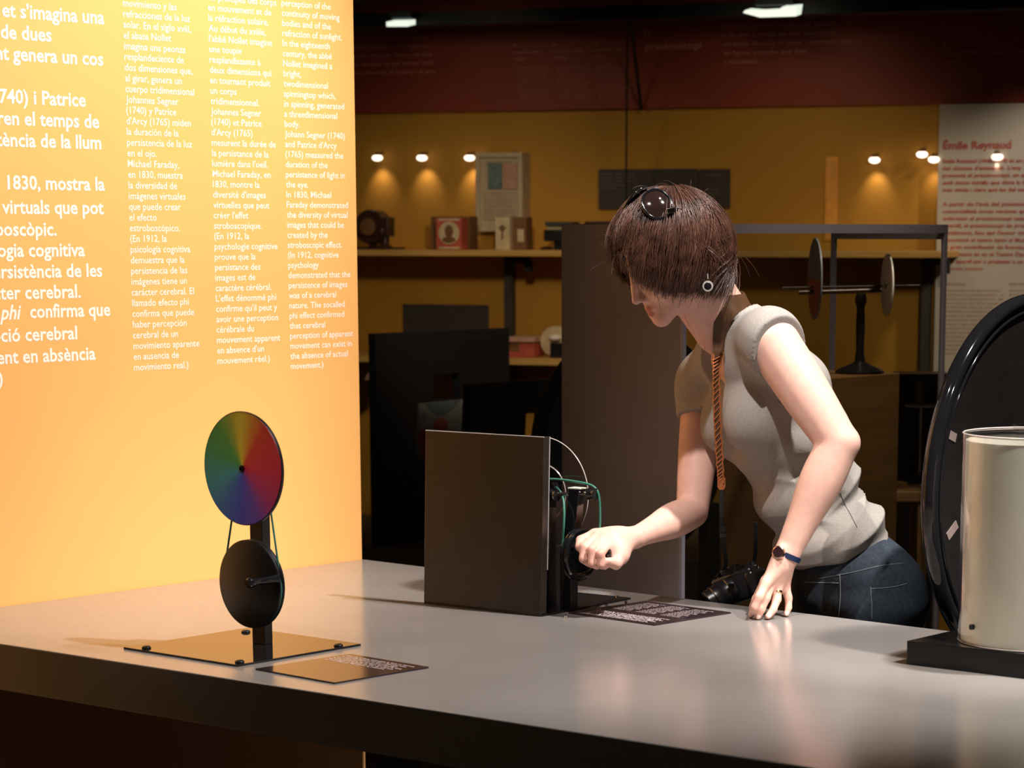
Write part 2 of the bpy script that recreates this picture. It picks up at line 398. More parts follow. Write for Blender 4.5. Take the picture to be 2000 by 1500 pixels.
# black cables hanging in front of the banner
t = MB().tube(spline([onw(1226, 28, .30), onw(1224.5, 150, .20), onw(1223.5, 270, .15), onw(1223, 390, .12), onw(1223, 520, .1)], 20), 0.0035)
tag(t.build('hanging_cable', 'beam_black'), 'long thin dark cable hanging straight down above the woman\'s head', 'cable')
t = MB().tube(spline([onw(1231, 30, .30), onw(1238, 90, .16), onw(1246, 160, .08), onw(1253, 214, .03)], 16), 0.006)
tag(t.build('hanging_cable', 'beam_black'), 'short slanting dark cable beside the banner title, ending at its lower edge', 'cable')

# two fluorescent lamps on the beam
def flu(px, label):
    q = [onw(u, v, 0.48) for u, v in px]; c = sum(q) / len(q); c2 = c + V(0, 0, .02)
    e = empty('fluorescent_lamp', c2, label, 'ceiling lamp', 'fluorescent lamps on the beam')
    k = MB(); n = len(q); vs = q + [p - NW * 0.07 + V(0, 0, .012) for p in q]
    k.add(vs, [tuple(range(n))[::-1], tuple(range(n, 2 * n))] + [(i, (i + 1) % n, n + (i + 1) % n, n + i) for i in range(n)])
    k.build('diffuser', 'tube_glow', e, smooth=0)
    w = np.linalg.norm(q[1] - q[0]) / 2
    MB().box(c - NW * 0.07 + V(0, 0, .035), (w, 0.04, 0.012), AXW).build('housing', 'beam_black', e)
flu([(755, 52), (796, 52), (796, 42), (754, 43)], 'short glowing white lamp on the black beam next to the yellow panel')
flu([(1484, 34), (1554, 32), (1557, 12), (1526, 14), (1524, 20), (1482, 22), (1455, 20), (1451, 25)], 'long glowing stepped white lamp on the black beam at upper right')

# small lamps standing in for spotlight reflections in the glass front
def reflection_lamp(u, v, label, power):
    p = onw(u, v, 0.05); e = empty('wall_reflection', p, label, 'reflection stand-in', 'stand-in reflection glows along the ochre wall')
    MB().cyl(p + V(0, 0, .012), p + V(0, 0, -.004), 0.008, 0.014, 20).build('housing', 'card_brown', e)  # housing and arm are only parts of the stand-in reflection
    MB().ball(p + V(0, 0, -.008), (0.020, 0.020, 0.012)).build('glow_ball', 'reflection_glow', e, smooth=180)
    MB().cyl(p + V(0, 0, .010), p - NW * 0.05 + V(0, 0, .010), 0.004, None, 10).build('reflection_arm', 'card_brown', e)
    l = spot('reflection_light', p + V(0, 0, -.03), p - NW * 0.05 + V(0, 0, -.11), power, 80, 0.9, 0.01, (1, 0.78, 0.62))
    l.location = tuple(np.array(l.location) - ORG[e.name]); l.parent = e
for u, v, pw, s in ((737, 304, .55, 'reflection glow built as a lamp, nearest the yellow panel, above the brown antique apparatus'), (824, 304, .55, 'reflection glow built as a lamp, above the red portrait box'),
                (917, 304, .6, 'reflection glow built as a lamp, just left of the framed notice'), (1002, 303, .2, 'reflection glow built as a lamp, at the top right corner of the framed notice'),
                (1708, 308, .55, 'reflection glow built as a lamp, high behind the showcase, left of three'), (1801, 297, .06, 'faint higher reflection glow built as a lamp, close to the beige text board'),
                (1824, 307, .4, 'reflection glow built as a lamp, at the left edge of the beige text board'), (1948, 302, .2, 'reflection glow built as a lamp, in front of the beige text board')):
    reflection_lamp(u, v, s, pw * 0.75)

# framed notice
def board_on_wall(name, u0, v0, u1, v1, m, thick, label, cat, off=0.0, frame=None, group=None):
    a = onw(u0, (v0 + v1) / 2, off + thick); c = onw(u1, (v0 + v1) / 2, off + thick); zt = onw((u0 + u1) / 2, v0, off + thick)[2]; zb = onw((u0 + u1) / 2, v1, off + thick)[2]
    w = np.linalg.norm(c - a) / 2; h = (zt - zb) / 2; cc = (a + c) / 2; cc[2] = (zt + zb) / 2
    o = MB().box(cc - NW * thick / 2, (w, thick / 2, h), AXW).build(name, m, bev=0.002)
    tag(o, label, cat, group)
    return o, cc, w, h
fr, c, w, h = board_on_wall('framed_notice', 931, 298, 1022, 452, 'notice_paper', 0.07, 'pale framed notice with two small pictures on the ochre wall', 'notice')
k = MB()
for s in (-1, 1):
    k.box(c + DW * s * (w - .008) + NW * .004, (.008, .006, h), AXW); k.box(c + Z * s * (h - .008) + NW * .004, (w - .016, .006, .008), AXW)
k.build('frame', 'frame_pale', fr)
MB().box(onw(967, 344, .0735), (.028, .0015, .046), AXW).build('picture', 'picture_teal', fr)
MB().box(onw(995, 344, .0735), (.030, .0015, .046), AXW).build('picture', 'pink_paper', fr)
k = MB(); wl(k, 948, 322, "ÒPTICA", 6, 1003, off=.0725)
for i in range(9): wl(k, 944, 378 + 6.5 * i, ["les imatges animades", "aparell de projecció", "joguines òptiques de", "taller i exposició"][i % 4], 3.0, 1008 - (i * 13 % 9), off=.0725)
k.build('lettering', 'notice_ink', fr, smooth=0)

for (u0, v0, u1, v1, s) in ((1169, 330, 1361, 408, 'wide dark grey caption plate on the ochre wall behind the sunglasses'), (1364, 330, 1425, 406, 'small dark grey caption plate right of the wide one on the ochre wall'),
                            (787, 595, 953, 650, 'dark grey caption plate on the lower wall behind the upright black panel')):
    o, c, w, h = board_on_wall('caption_plate', u0, v0, u1, v1, 'caption_grey', 0.012, s, 'sign', group='dark caption plates on the ochre wall')
    k = MB()
    if u0 == 1169:
        for i, s in enumerate(("Zoòtrop òptic del segle", "Joguina òptica amb", "imatges animades", "l'estroboscopi", "de 1830")): wl(k, 1174, 342 + 7 * i, s, 4, [1240, 1238, 1236, 1222, 1203][i], off=.0135)
    elif u0 == 1364:
        for i, s in enumerate(("Praxinoscopi", "de miralls", "Joguina òptica", "de 1877")): wl(k, 1380, [344, 372, 379, 386][i], s, 3.5, [1408, 1402, 1406, 1398][i], off=.0135)
    else: continue
    k.build('lettering', 'caption_ink', o, smooth=0)

mat('reflection_orange', (0.80, 0.36, 0.06), 0.6)  # orange board painted in place of a reflection in the glass
board_on_wall('reflection_strip', 1611, 306, 1635, 470, 'reflection_orange', 0.006, 'narrow upright orange strip painted as a glass reflection on the ochre wall above the showcase', 'painted reflection')

# beige text board (Emile Reynaud)
zt = onw(1900, 203, .05)[2]; a = onw(1826, 600, .05); L_ = 1.5
o = MB().box(V(a[0], a[1], 0) + DW * L_ / 2 - NW * .02 + Z * (zt + .42) / 2, (L_ / 2, .02, (zt - .42) / 2), AXW).build('text_board', 'text_board')
tag(o, 'tall beige text board with a red heading on the rear wall at right', 'text board')
k = MB(); wl(k, 1842, 291, "Émile Reynaud", 15, 1975, off=.052, bold=True); k.build('heading', 'text_red', o, smooth=0)
k = MB()
for i, s in enumerate(("Émile Reynaud (1844-1918) és un pioner", "del cinema d'animació. L'any 1877,", "presentà el praxinoscopi, un aparell", "amb dotze miralls que dóna la il·lusió", "més nítida i clara que les del zoòtrop")):
    wl(k, 1841, 318 + 14 * i, s, 7, 2030, off=.052, bold=True)
k.build('lettering', 'text_red', o, smooth=0); k = MB()
for i, s in enumerate(("A partir de l'èxit del praxinoscopi,", "comercialitzà noves versions que són", "sobretot el praxinoscopi teatre, el", "aparell, el praxinoscopi de projecció", "Finalment, fou qui l'autor inventà", "l'anomenà el teatre òptic al Museu de", "la gran contribució de Reynaud a la", "presentava és en el Teatre Òptic, un", "nou aparell per a projectar a un públic")):
    wl(k, 1841 + i * .6, 402 + 13.9 * i, s, 7, 2030, off=.052, bold=True)
wl(k, 1846, 527, "diverses sessions.", 7, 1921, off=.052); k.build('lettering', 'text_red', o, smooth=0)
for u in (1843, 1972):
    k = MB(); wl(k, u, 556, "Emile Reynaud", 5, u + 43, off=.052); k.build('heading', 'text_pink', o, smooth=0); k = MB()
    for i in range(16): wl(k, u, 568 + 8.2 * i, ["pionero del cine de animación", "presentó el praxinoscopio, un", "aparato que ofrece la ilusión del", "movimiento con doce espejos"][i % 4], 3.8, u + 112 + i * 7 % 10, off=.052)
    k.build('lettering', 'text_pink', o, smooth=0)

# shelves
def shelf(u0, u1, v, depth, th, label):
    a = onw(u0, v, depth); c = onw(u1, v, depth); zz = (a[2] + c[2]) / 2; w = np.linalg.norm((c - a)[:2]) / 2; m_ = (a + c) / 2
    o = MB().box(V(m_[0], m_[1], zz - th / 2) - NW * depth / 2, (w, depth / 2, th / 2), AXW).build('wall_shelf', 'shelf_wood', bev=.002)
    return tag(o, label, 'shelf', 'wooden shelves on the ochre wall'), zz
sh1, Z1 = shelf(560, 1838, 489, .34, .022, 'upper pale wooden wall shelf carrying the antique apparatus and boxes')
sh2, Z2 = shelf(560, 1420, 699, .34, .024, 'lower pale wooden wall shelf carrying the red patterned box')
def onz(u, z, off): # point above the shelf at pixel column u
    p = onw(u, 480, off); return V(p[0], p[1], z)
for u, s in ((995, 'dark metal upright carrying the wooden shelves, left of the grey showcase'), (1812, 'dark metal upright behind the glass showcase, near its right end')):
    e = empty('shelf_upright', onz(u, 0, .05), s, 'post', 'shelf uprights')
    MB().box(onz(u, (Z1 - .022) / 2, .04), (.015, .02, (Z1 - .022) / 2), AXW).build('post', 'caption_grey', e)
    k = MB().box(onz(u + 16, Z1 - .034, .17), (.045, .012, .012), AXW); k.box(onz(u + 37, Z1 - .055, .17), (.012, .012, .022), AXW); k.build('bracket', 'matte_black', e)

# things on the upper shelf
def sbox(name, u0, u1, z0, v1, off, dep, m, label, cat, group=None):
    a = onw(u0, v1, off); c = onw(u1, v1, off); w = np.linalg.norm((c - a)[:2]) / 2; m_ = (a + c) / 2; h = (m_[2] - z0) / 2
    o = MB().box(V(m_[0], m_[1], z0 + h) - NW * dep / 2, (w, dep / 2, h), AXW).build(name, m, bev=.002)
    return tag(o, label, cat, group)
e = empty('antique_apparatus', onz(730, Z1, .2), 'brown antique optical apparatus on the upper shelf by the yellow panel', 'antique device')
def sp(u, v, off=.2): return onw(u, v, off)
MB().box(sp(729, 452), (.060, .05, .014), AXW).build('body', 'device_brown', e, bev=.004)
k = MB(); k.lathe(sp(729, 443), NW, [(.001, -.04), (.058, -.04), (.062, -.03), (.062, .03), (.058, .04), (.001, .04)], 40); k.build('wheel', 'device_brown', e)
MB().lathe(sp(729, 443) + NW * .042, NW, [(.001, 0), (.03, 0), (.03, .008), (.001, .012)], 24).build('hub', 'card_brown', e)
MB().box(sp(699, 443), (.018, .03, .025), AXW).build('lamp_box', 'device_brown', e, bev=.004)
MB().box(sp(756, 443), (.018, .03, .035), AXW).build('gear_box', 'device_brown', e, bev=.004)
for u, r in ((729, .014), (752, .020)):
    p = sp(u, 458); MB().lathe(V(p[0], p[1], Z1), Z, [(r * 1.6, 0), (r * 1.5, .008), (r * .8, .02), (r * .8, p[2] - Z1 + .02)], 20).build('leg', 'device_brown', e)
MB().box(V(*sp(738, 480)[:2], Z1 + .004), (.085, .05, .004), AXW).build('base', 'device_brown', e)
sbox('brown_box', 841, 917, Z1, 423, .20, .08, 'card_brown', 'plain brown box standing behind the red portrait box', 'box')
bx = sbox('portrait_box', 851, 901, Z1, 426, .28, .06, 'card_red', 'small red box with a round pale portrait on the upper shelf', 'box')
q = onw(877, 455, .281)
MB().cyl(q, q + NW * .001, .040, None, 40).build('portrait_ground', 'card_cream', bx)
k = MB().ball(q + NW * .001 + Z * .006, (.017, .002, .022), AXW); k.ball(q + NW * .001 - Z * .024, (.026, .002, .012), AXW); k.build('portrait', 'card_brown', bx)
for v_ in (484, 429): MB().box(onw(877, v_, .2805), (.040, .0006, .0035), AXW).build('border', 'card_cream', bx)
bx = sbox('cream_box', 967, 995, Z1, 424, .28, .05, 'card_cream', 'slim cream box with a small printed figure below the framed notice', 'box')
q = onw(981, 446, .2805); k = MB(); k.ball(q, (.010, .0012, .012), AXW); k.box(q - Z * .022, (.003, .001, .016), AXW); k.box(q + Z * .002, (.016, .001, .002), AXW); k.build('print', 'card_brown', bx)
bx = sbox('brown_box', 997, 1028, Z1, 424, .25, .06, 'card_brown', 'reddish brown box right of the slim cream box', 'box')
MB().box(onw(1017, 460, .2505), (.012, .0006, .022), AXW).build('label', 'card_cream', bx)
e = empty('toy_viewer', onz(1093, Z1, .2), 'small black viewer with a pale strip on the shelf beside the grey showcase', 'antique device')
MB().box(onw(1098, 460, .2) , (.052, .05, .020), AXW).build('body', 'satin_black', e, bev=.003)
MB().box(onw(1098, 437, .2), (.052, .04, .007), AXW).build('lid', 'caption_grey', e, bev=.002)
MB().box(onw(1098, 446, .2), (.050, .02, .014), AXW).build('strip', 'card_cream', e)
MB().box(V(*onw(1098, 475, .2)[:2], (Z1 + onw(1098, 466, .2)[2]) / 2), (.02, .03, (onw(1098, 466, .2)[2] - Z1) / 2), AXW).build('stand', 'satin_black', e)
tag(MB().box(V(*onw(1172, 436, .2)[:2], Z1 + .05), (.045, .04, .05), AXW).build('dark_box', 'device_brown', bev=.003), 'dark box on the upper shelf just above the showcase edge by her forehead', 'box')
k = MB(); k.lathe(onz(1068, Z1, .25), Z, [(.022, 0), (.024, .006), (.014, .012), (.004, .013)], 20)
tag(k.build('lens_cap', 'device_brown'), 'tiny dark round piece lying on the upper shelf before the showcase', 'lens')

# things on the lower shelf
bx = sbox('patterned_box', 987, 1043, Z2, 660, .28, .10, 'card_red', 'small patterned red box on the lower shelf behind the black panel', 'box')
MB().box(onw(1017, 663, .2815) - NW * .05, (.057, .062, .009), AXW).build('lid', 'pink_paper', bx, bev=.002)
MB().box(onw(1003, 676, .2805), (.022, .0006, .018), AXW).build('label', 'card_brown', bx)
e = empty('toy_drum', onz(1090, Z2, .22), 'small pale topped toy with a dark front on the lower shelf by the showcase', 'toy')
p = onw(1087, 690, .2); k = MB(); k.lathe(V(p[0], p[1], Z2 + .055), NW, [(.001, -.03), (.05, -.03), (.055, -.02), (.055, .02), (.05, .03), (.001, .03)], 36); k.build('drum', 'card_cream', e)
MB().box(onw(1091, 686, .26) , (.026, .02, .030), AXW).build('front', 'satin_black', e, bev=.003)
MB().ball(onw(1084, 660, .24), (.024, .02, .012), AXW).build('cap', 'pale_white', e)
k = MB(); q0, q1, q2 = onw(711, 742, .30), onw(735, 742, .30), onw(735, 700, .30); k.add([q0, q1, q2] + [p - NW * .05 for p in (q0, q1, q2)], [(0, 1, 2), (5, 4, 3), (0, 3, 4, 1), (1, 4, 5, 2), (2, 5, 3, 0)])
tag(k.build('folded_card', 'pink_paper', smooth=0), 'pink triangular folded card between the yellow panel and upright black panel', 'card')

# grey plinth under the black panels
pl0 = onw(560, 1062, 1.35); pz = pl0[2]
o = MB().box(V(*(onw(900, 1062, 1.35)[:2]), pz / 2) - NW * .45, (.85, .45, pz / 2), AXW).build('low_plinth', 'plinth_grey', bev=.004)
tag(o, 'low grey brown plinth under the upright black panel', 'plinth')
# upright black panel with a square window
A0 = W(732, 1060, 8.35); A0[2] = pz
def wallpanel(name, P, d, w, h, th, hole, m, label, tilt=0.0):
    nn = nrm(np.cross(d, Z)); x0, x1, z0, z1 = hole; up = nrm(Z + d * tilt)
    k = MB()
    def bx_(a0, a1, b0, b1): k.box(P + d * (a0 + a1) / 2 + up * (b0 + b1) / 2, ((a1 - a0) / 2, th / 2, (b1 - b0) / 2), (d, nn, up))
    bx_(0, x0, 0, h); bx_(x1, w, 0, h); bx_(x0, x1, 0, z0); bx_(x0, x1, z1, h)
    o = k.build(name, m); return tag(o, label, 'panel')
def solve(P, d, u):   # distance along d where the vertical through P+t*d meets pixel column u (at horizon row)
    a = (u - PCX) / FPX / (math.cos(PITCH) + (PCY - 450) / FPX * math.sin(PITCH)); return (a * P[1] - P[0]) / (d[0] - a * d[1])
w_ = solve(A0, E2, 987); zt = W(860, 647, 8.55)[2]; zh1, zh0 = W(862, 733, 8.5)[2], W(862, 784, 8.5)[2]
wallpanel('display_board', A0, E2, w_, zt - pz, .03, (solve(A0, E2, 838), solve(A0, E2, 888), zh0 - pz, zh1 - pz), 'matte_black', 'large upright black panel with a square window, on the plinth')
B0 = W(898, 1060, 7.95); B0[2] = pz; zt = W(1000, 745, 8.1)[2]
w_ = solve(B0, E2, 1200)
wallpanel('display_board', B0, E2, w_, zt - pz, .03, (solve(B0, E2, 1006), solve(B0, E2, 1036), W(1030, 856, 8.2)[2] - pz, W(1030, 806, 8.2)[2] - pz), 'matte_black', 'lower black panel with a slanted slot, partly behind the grey showcase', tilt=.07)
# picture card leaning on it
q = [W(*p) for p in ((816, 890, 8.2), (893, 885, 8.25), (911, 780, 8.3), (816, 789, 8.25))]
nn = nrm(np.cross(q[1] - q[0], q[3] - q[0]))
k = MB().hexa([q[0] - nn * .006, q[1] - nn * .006, q[1] + nn * .006, q[0] + nn * .006, q[3] - nn * .006, q[2] - nn * .006, q[2] + nn * .006, q[3] + nn * .006])
e = empty('picture_card', (q[0] + q[1]) / 2, 'grey picture card with dark red shapes in front of the black panel', 'picture')
k.build('card', 'picture_grey', e, smooth=0)
nf = nn if np.dot(nn, CAM - q[0]) > 0 else -nn; xa = nrm(q[1] - q[0]); ya = np.cross(nf, xa)
def pc(s, t): return q[0] * (1 - s) * (1 - t) + q[1] * s * (1 - t) + q[2] * s * t + q[3] * (1 - s) * t + nf * .0065
k = MB(); k.add([pc(.12 + .76 * i / 10, .99 - .26 * math.sin(math.pi * i / 10)) for i in range(11)] + [pc(.88, .99), pc(.12, .99)], [tuple(range(13))]); k.build('arch', 'picture_teal', e, smooth=0)
k = MB(); k.ball(pc(.50, .56), (.024, .022, .001), (xa, ya, nf)); k.box(pc(.5, .38), (.012, .028, .001), (xa, ya, nf)); k.ball(pc(.14, .2), (.018, .05, .001), (xa, ya, nf)); k.ball(pc(.85, .2), (.018, .05, .001), (xa, ya, nf)); k.build('figures', 'disc_red', e)

# ================================================================== glass showcase
C0 = V(0.2, 6.0, 0); ztop = W(1330, 437, 6.0)[2]; CL, CD = 1.13, 0.363
sc = empty('glass_showcase', C0 + E2 * CL / 2 - E1 * CD / 2, 'tall grey display case with a solid end and glass sides behind the woman', 'display case')
def cc(e, t, z): return C0 + E1 * e + E2 * t + Z * z
MB().box(cc(-CD / 2, .009, ztop / 2), (CD / 2, .009, ztop / 2)).build('end_panel', 'showcase_grey', sc, bev=.002)
MB().box(cc(.003, .006, ztop / 2), (.004, .006, ztop / 2)).build('corner_post', 'showcase_trim', sc)
for e_, t_ in ((-.006, CL - .006), (-CD + .006, CL - .006)):
    MB().box(cc(e_, t_, ztop / 2), (.006, .006, ztop / 2)).build('corner_post', 'showcase_trim', sc)
MB().box(cc(-.006, CL / 2, ztop - .011), (.0065, CL / 2, .011)).build('top_rail', 'showcase_trim', sc)
MB().box(cc(-CD + .006, CL / 2, ztop - .011), (.006, CL / 2 - .02, .011)).build('top_rail', 'showcase_grey', sc)
MB().box(cc(-CD / 2, CL - .006, ztop - .02), (CD / 2 - .012, .006, .018)).build('top_rail', 'showcase_grey', sc)
MB().box(cc(-CD / 2, CL / 2 + .01, .25), (CD / 2 - .014, CL / 2 - .03, .25)).build('base', 'showcase_grey', sc)
MB().box(cc(-.006, CL / 2, .5 + (ztop - .522) / 2), (.002, CL / 2 - .014, (ztop - .522) / 2)).build('front_glass', 'showcase_glass', sc)
MB().box(cc(-CD + .006, CL / 2, .5 + (ztop - .522) / 2), (.002, CL / 2 - .022, (ztop - .522) / 2)).build('rear_glass', 'showcase_glass', sc)
# wooden block and the two-disc apparatus inside
zb = 1.235
o = MB().box(cc(-.185, .785, .5 + (zb - .5) / 2), (.150, .185, (zb - .5) / 2)).build('wooden_block', 'block_wood', bev=.003)
tag(o, 'brown wooden block inside the showcase under the two disc stand', 'block')
P = cc(-.10, .88, zb); XX = V(1, 0, 0)
e = empty('disc_stand', P, 'black stand with a long rod and two thin discs inside the showcase', 'antique device')
k = MB().lathe(P, Z, [(.062, 0), (.064, .006), (.050, .014), (.03, .022), (.014, .030), (.010, .06), (.012, .12), (.010, .17), (.016, .185), (.012, .205)], 32); k.build('column', 'satin_black', e)
zr = W(1665, 562, P[1])[2]
MB().cyl(V(W(1560, 562, P[1])[0], P[1], zr - .012), V(W(1722, 562, P[1])[0], P[1], zr - .006), .006, None, 12).build('crossbar', 'device_brown', e)
MB().cyl(V(W(1528, 562, P[1])[0], P[1], zr), V(W(1796, 562, P[1])[0], P[1], zr + .006), .0025, None, 10).build('rod', 'caption_grey', e)
ax = nrm((1, .085, 0))
c1 = V(W(1592, 540, P[1])[0], P[1], W(1592, 545, P[1])[2]); c2 = V(W(1733, 556, P[1])[0], P[1], W(1733, 556, P[1])[2])
o = MB().lathe(c1, ax, [(.001, -.002), (.104, -.002), (.104, .002), (.001, .002)], 48).build('disc', 'disc_steel', e); o['label'] = 'grey disc with a red lower half'
k = MB(); n_ = 20; vs = []
for sgn in (-1, 1):
    for i in range(n_ + 1):
        t_ = math.pi + math.pi * i / n_; y_ = np.cross(Z, ax); vs.append(c1 + .094 * (math.cos(t_) * y_ + math.sin(t_) * Z) + ax * .0035 * sgn)
k.add(vs, [tuple(range(n_ + 1)), tuple(range(n_ + 1, 2 * n_ + 2))[::-1]] + [(i, i + 1, n_ + 2 + i, n_ + 1 + i) for i in range(n_)]); k.build('red_sector', 'disc_red', o, smooth=0)
o = MB().lathe(c2, ax, [(.001, -.002), (.079, -.002), (.079, .002), (.001, .002)], 48).build('disc', 'pale_white', e); o['label'] = 'pale white disc'
MB().lathe(c2, ax, [(.001, -.006), (.010, -.006), (.010, .006), (.001, .006)], 16).build('hub', 'device_brown', o)
# black cage with a pale disc behind the case
P = V(W(1800, 740, 7.6)[0], 7.6, 0); zc1, zc0 = W(1800, 733, 7.6)[2], W(1800, 932, 7.6)[2]; XA = (V(1, 0, 0), V(0, 1, 0), Z)
e = empty('black_cage', P, 'black box frame holding a pale disc, behind the right end of the showcase', 'display stand')
MB().box(P + Z * zc1, (.075, .075, .008), XA).build('top_plate', 'satin_black', e); MB().box(P + Z * (zc0 - .01), (.075, .075, .012), XA).build('bottom_plate', 'satin_black', e)
for sx in (-1, 1):
    for sy in (-1, 1): MB().box(P + V(sx * .066, sy * .066, (zc0 + zc1) / 2), (.009, .009, (zc1 - zc0) / 2), XA).build('post', 'satin_black', e)
MB().box(P + V(0, .07, (zc0 + zc1) / 2), (.06, .003, (zc1 - zc0) / 2), XA).build('back_board', 'satin_black', e)
MB().lathe(V(P[0], P[1], W(1800, 792, 7.6)[2]), Z, [(.001, -.002), (.056, -.002), (.056, .002), (.001, .002)], 36).build('disc', 'pale_white', e)
MB().box(V(P[0] - .008, P[1], (W(1800, 745, 7.6)[2] + W(1800, 788, 7.6)[2]) / 2), (.010, .010, .032), XA).build('wooden_peg', 'stool_wood', e)
MB().cyl(V(P[0], P[1], W(1800, 795, 7.6)[2]), V(P[0], P[1], zc0), .004, None, 10).build('spindle', 'chrome', e)
MB().lathe(V(P[0], P[1], zc0), Z, [(.05, 0), (.055, .006), (.02, .012), (.004, .016)], 30).build('foot', 'dark_steel', e)
MB().box(P + Z * zc0 / 2 - Z * .011, (.06, .06, zc0 / 2 - .011), XA).build('pedestal', 'matte_black', e)
# wooden stool
P = V(W(1752, 960, 7.25)[0], 7.25, 0); zs = W(1752, 953, 7.25)[2]
e = empty('wooden_stool', P, 'plain wooden stool standing behind the showcase, right of her hip', 'stool')
MB().box(P + V(.02, 0, zs - .015), (.085, .10, .015), XA).build('seat', 'stool_wood', e, bev=.003)
for sx in (-.045, .062):
    for sy in (-.08, .08): MB().box(P + V(sx, sy, (zs - .03) / 2), (.013, .013, (zs - .03) / 2), XA).build('leg', 'stool_wood', e)
tag(MB().box(P + V(-.03, 0, zs + .008), (.055, .02, .008), (nrm((1, .3, 0)), nrm((-.3, 1, 0)), Z)).build('wood_offcut', 'stool_wood'), 'short loose wooden slat lying on the stool', 'wood piece')
# black rimmed wheel behind the case
c = W(1232, 872, 7.1); d = nrm((.8, .6, 0)); nn = nrm(np.cross(d, Z))
e = empty('rimmed_wheel', V(c[0], c[1], 0), 'large black wheel with a glossy rim behind the grey showcase end', 'wheel')
MB().lathe(c, nn, [(.001, -.01), (.30, -.01), (.30, .01), (.001, .01)], 72).build('disc', 'matte_black', e)
k = MB(); k.lathe(c, nn, [(.315 + .020 * math.cos(a), .020 * math.sin(a)) for a in np.linspace(0, 2 * math.pi, 13)[:-1]], 96, close=True); k.build('rim', 'gloss_black', e, smooth=180)
MB().box(V(c[0], c[1], c[2] / 2) + nn * .04, (.02, .02, c[2] / 2), (d, nn, Z)).build('post', 'satin_black', e)
for s in (-1, 1): MB().box(V(c[0], c[1], .42) + d * s * .24 + nn * .05, (.022, .02, .42), (d, nn, Z)).build('leg', 'satin_black', e)
MB().box(V(c[0], c[1], .83) + nn * .05, (.262, .018, .02), (d, nn, Z)).build('crosspiece', 'satin_black', e)

# ================================================================== exhibition table and yellow panel
PT0 = T(0, 1185); PT1 = T(707, 1092); PD = nrm(PT1 - PT0); PN = nrm(np.cross(PD, Z))       # panel direction and normal
if np.dot(PN, E1) < 0: PN = -PN
fr0 = T(0, 1257); fr1 = T(1360, 1465); FD = nrm(fr1 - fr0); fa0 = PT1; fa1 = T(1770, 1222); AD = nrm(fa1 - fa0)
def isect(p, d, q, e):
    A = np.array([[d[0], -e[0]], [d[1], -e[1]]]); t = np.linalg.solve(A, (q - p)[:2]); return p + d * t[0]
fl = isect(fr0, FD, PT0, PD); rr = fa1 + AD * 1.0; frr = isect(fr0, FD, rr, -E2)
e = empty('exhibition_table', (fl + rr) / 2 * V(1, 1, 0), 'long glossy grey exhibition table with a dark front edge', 'table')
TH = .088; eps = PN * .002
q = [fl + eps, frr, rr, fa0 + eps]
MB().hexa([p - Z * TH for p in q] + q).build('tabletop', 'table_grey', e, bev=.0025)
cen = (fl + rr) / 2
for s in (-.25, .62):
    MB().box(V(cen[0], cen[1], 0) + E1 * s + E2 * .18 + Z * (.85 - TH) / 2, (.05, .28, (.85 - TH) / 2)).build('support', 'matte_black', e)
# yellow panel
LP = PT0 - PD * 1.2; PLEN = np.linalg.norm(PT1 - LP); PH = 2.75
o = MB().box(LP + PD * PLEN / 2 - PN * .025 - Z * .85 + Z * PH / 2, (PLEN / 2, .025, PH / 2), (PD, -PN, Z)).build('information_panel', 'panel_yellow')
tag(o, 'bright yellow information panel covered in white text at left', 'information panel')
def onp(u, v, off=.0004): return onplane(u, v, PT0 + PN * off, PN)
def pl(mb, u, v, s, size, xs=1.0, right=None, **k):
    P = onp(right if right is not None else u, v)
    write(mb, s, P, PD, Z, size, xs, 'R' if right is not None else 'L', **k)
def ratio(s, u0, u1, v, size):
    vs, _ = glyphs(s); return np.linalg.norm(onp(u1, v) - onp(u0, v)) / ((vs[:, 0].max() - vs[:, 0].min()) * size)
BS = .0385; bxs = ratio("1830, mostra la", 10, 205, 370, BS) * .97
k = MB()
for v, r, s in ((47, 204, "et s'imagina una"), (81, 101, "de dues"), (128, 202, "nt genera un cos"), (208, 168, "1740) i Patrice"), (250, 194, "uren el temps de"), (291, 198, "tència de la llum"),
                (372, 205, "1830, mostra la"), (418, 203, "s virtuals que pot"), (460, 111, "boscòpic."), (500, 166, "ogia cognitiva"), (540, 200, "ersistència de les"), (581, 158, "cter cerebral."),
                (662, 151, "pció cerebral"), (702, 187, "ent en absència"), (751, 6, ")")):
    if v in (208, 372): k.build('lettering', 'panel_letter', o, smooth=0); k = MB()
    pl(k, 0, v, s, BS, bxs, right=r, bold=True)
pl(k, 2, 624, "phi", BS * 1.05, bxs * .92, shear=.25, bold=True); write(k, "confirma que", onp(59, 621), PD, Z, BS, width=np.linalg.norm(onp(216, 621) - onp(59, 621)), bold=True)
k.build('lettering', 'panel_letter', o, smooth=0)
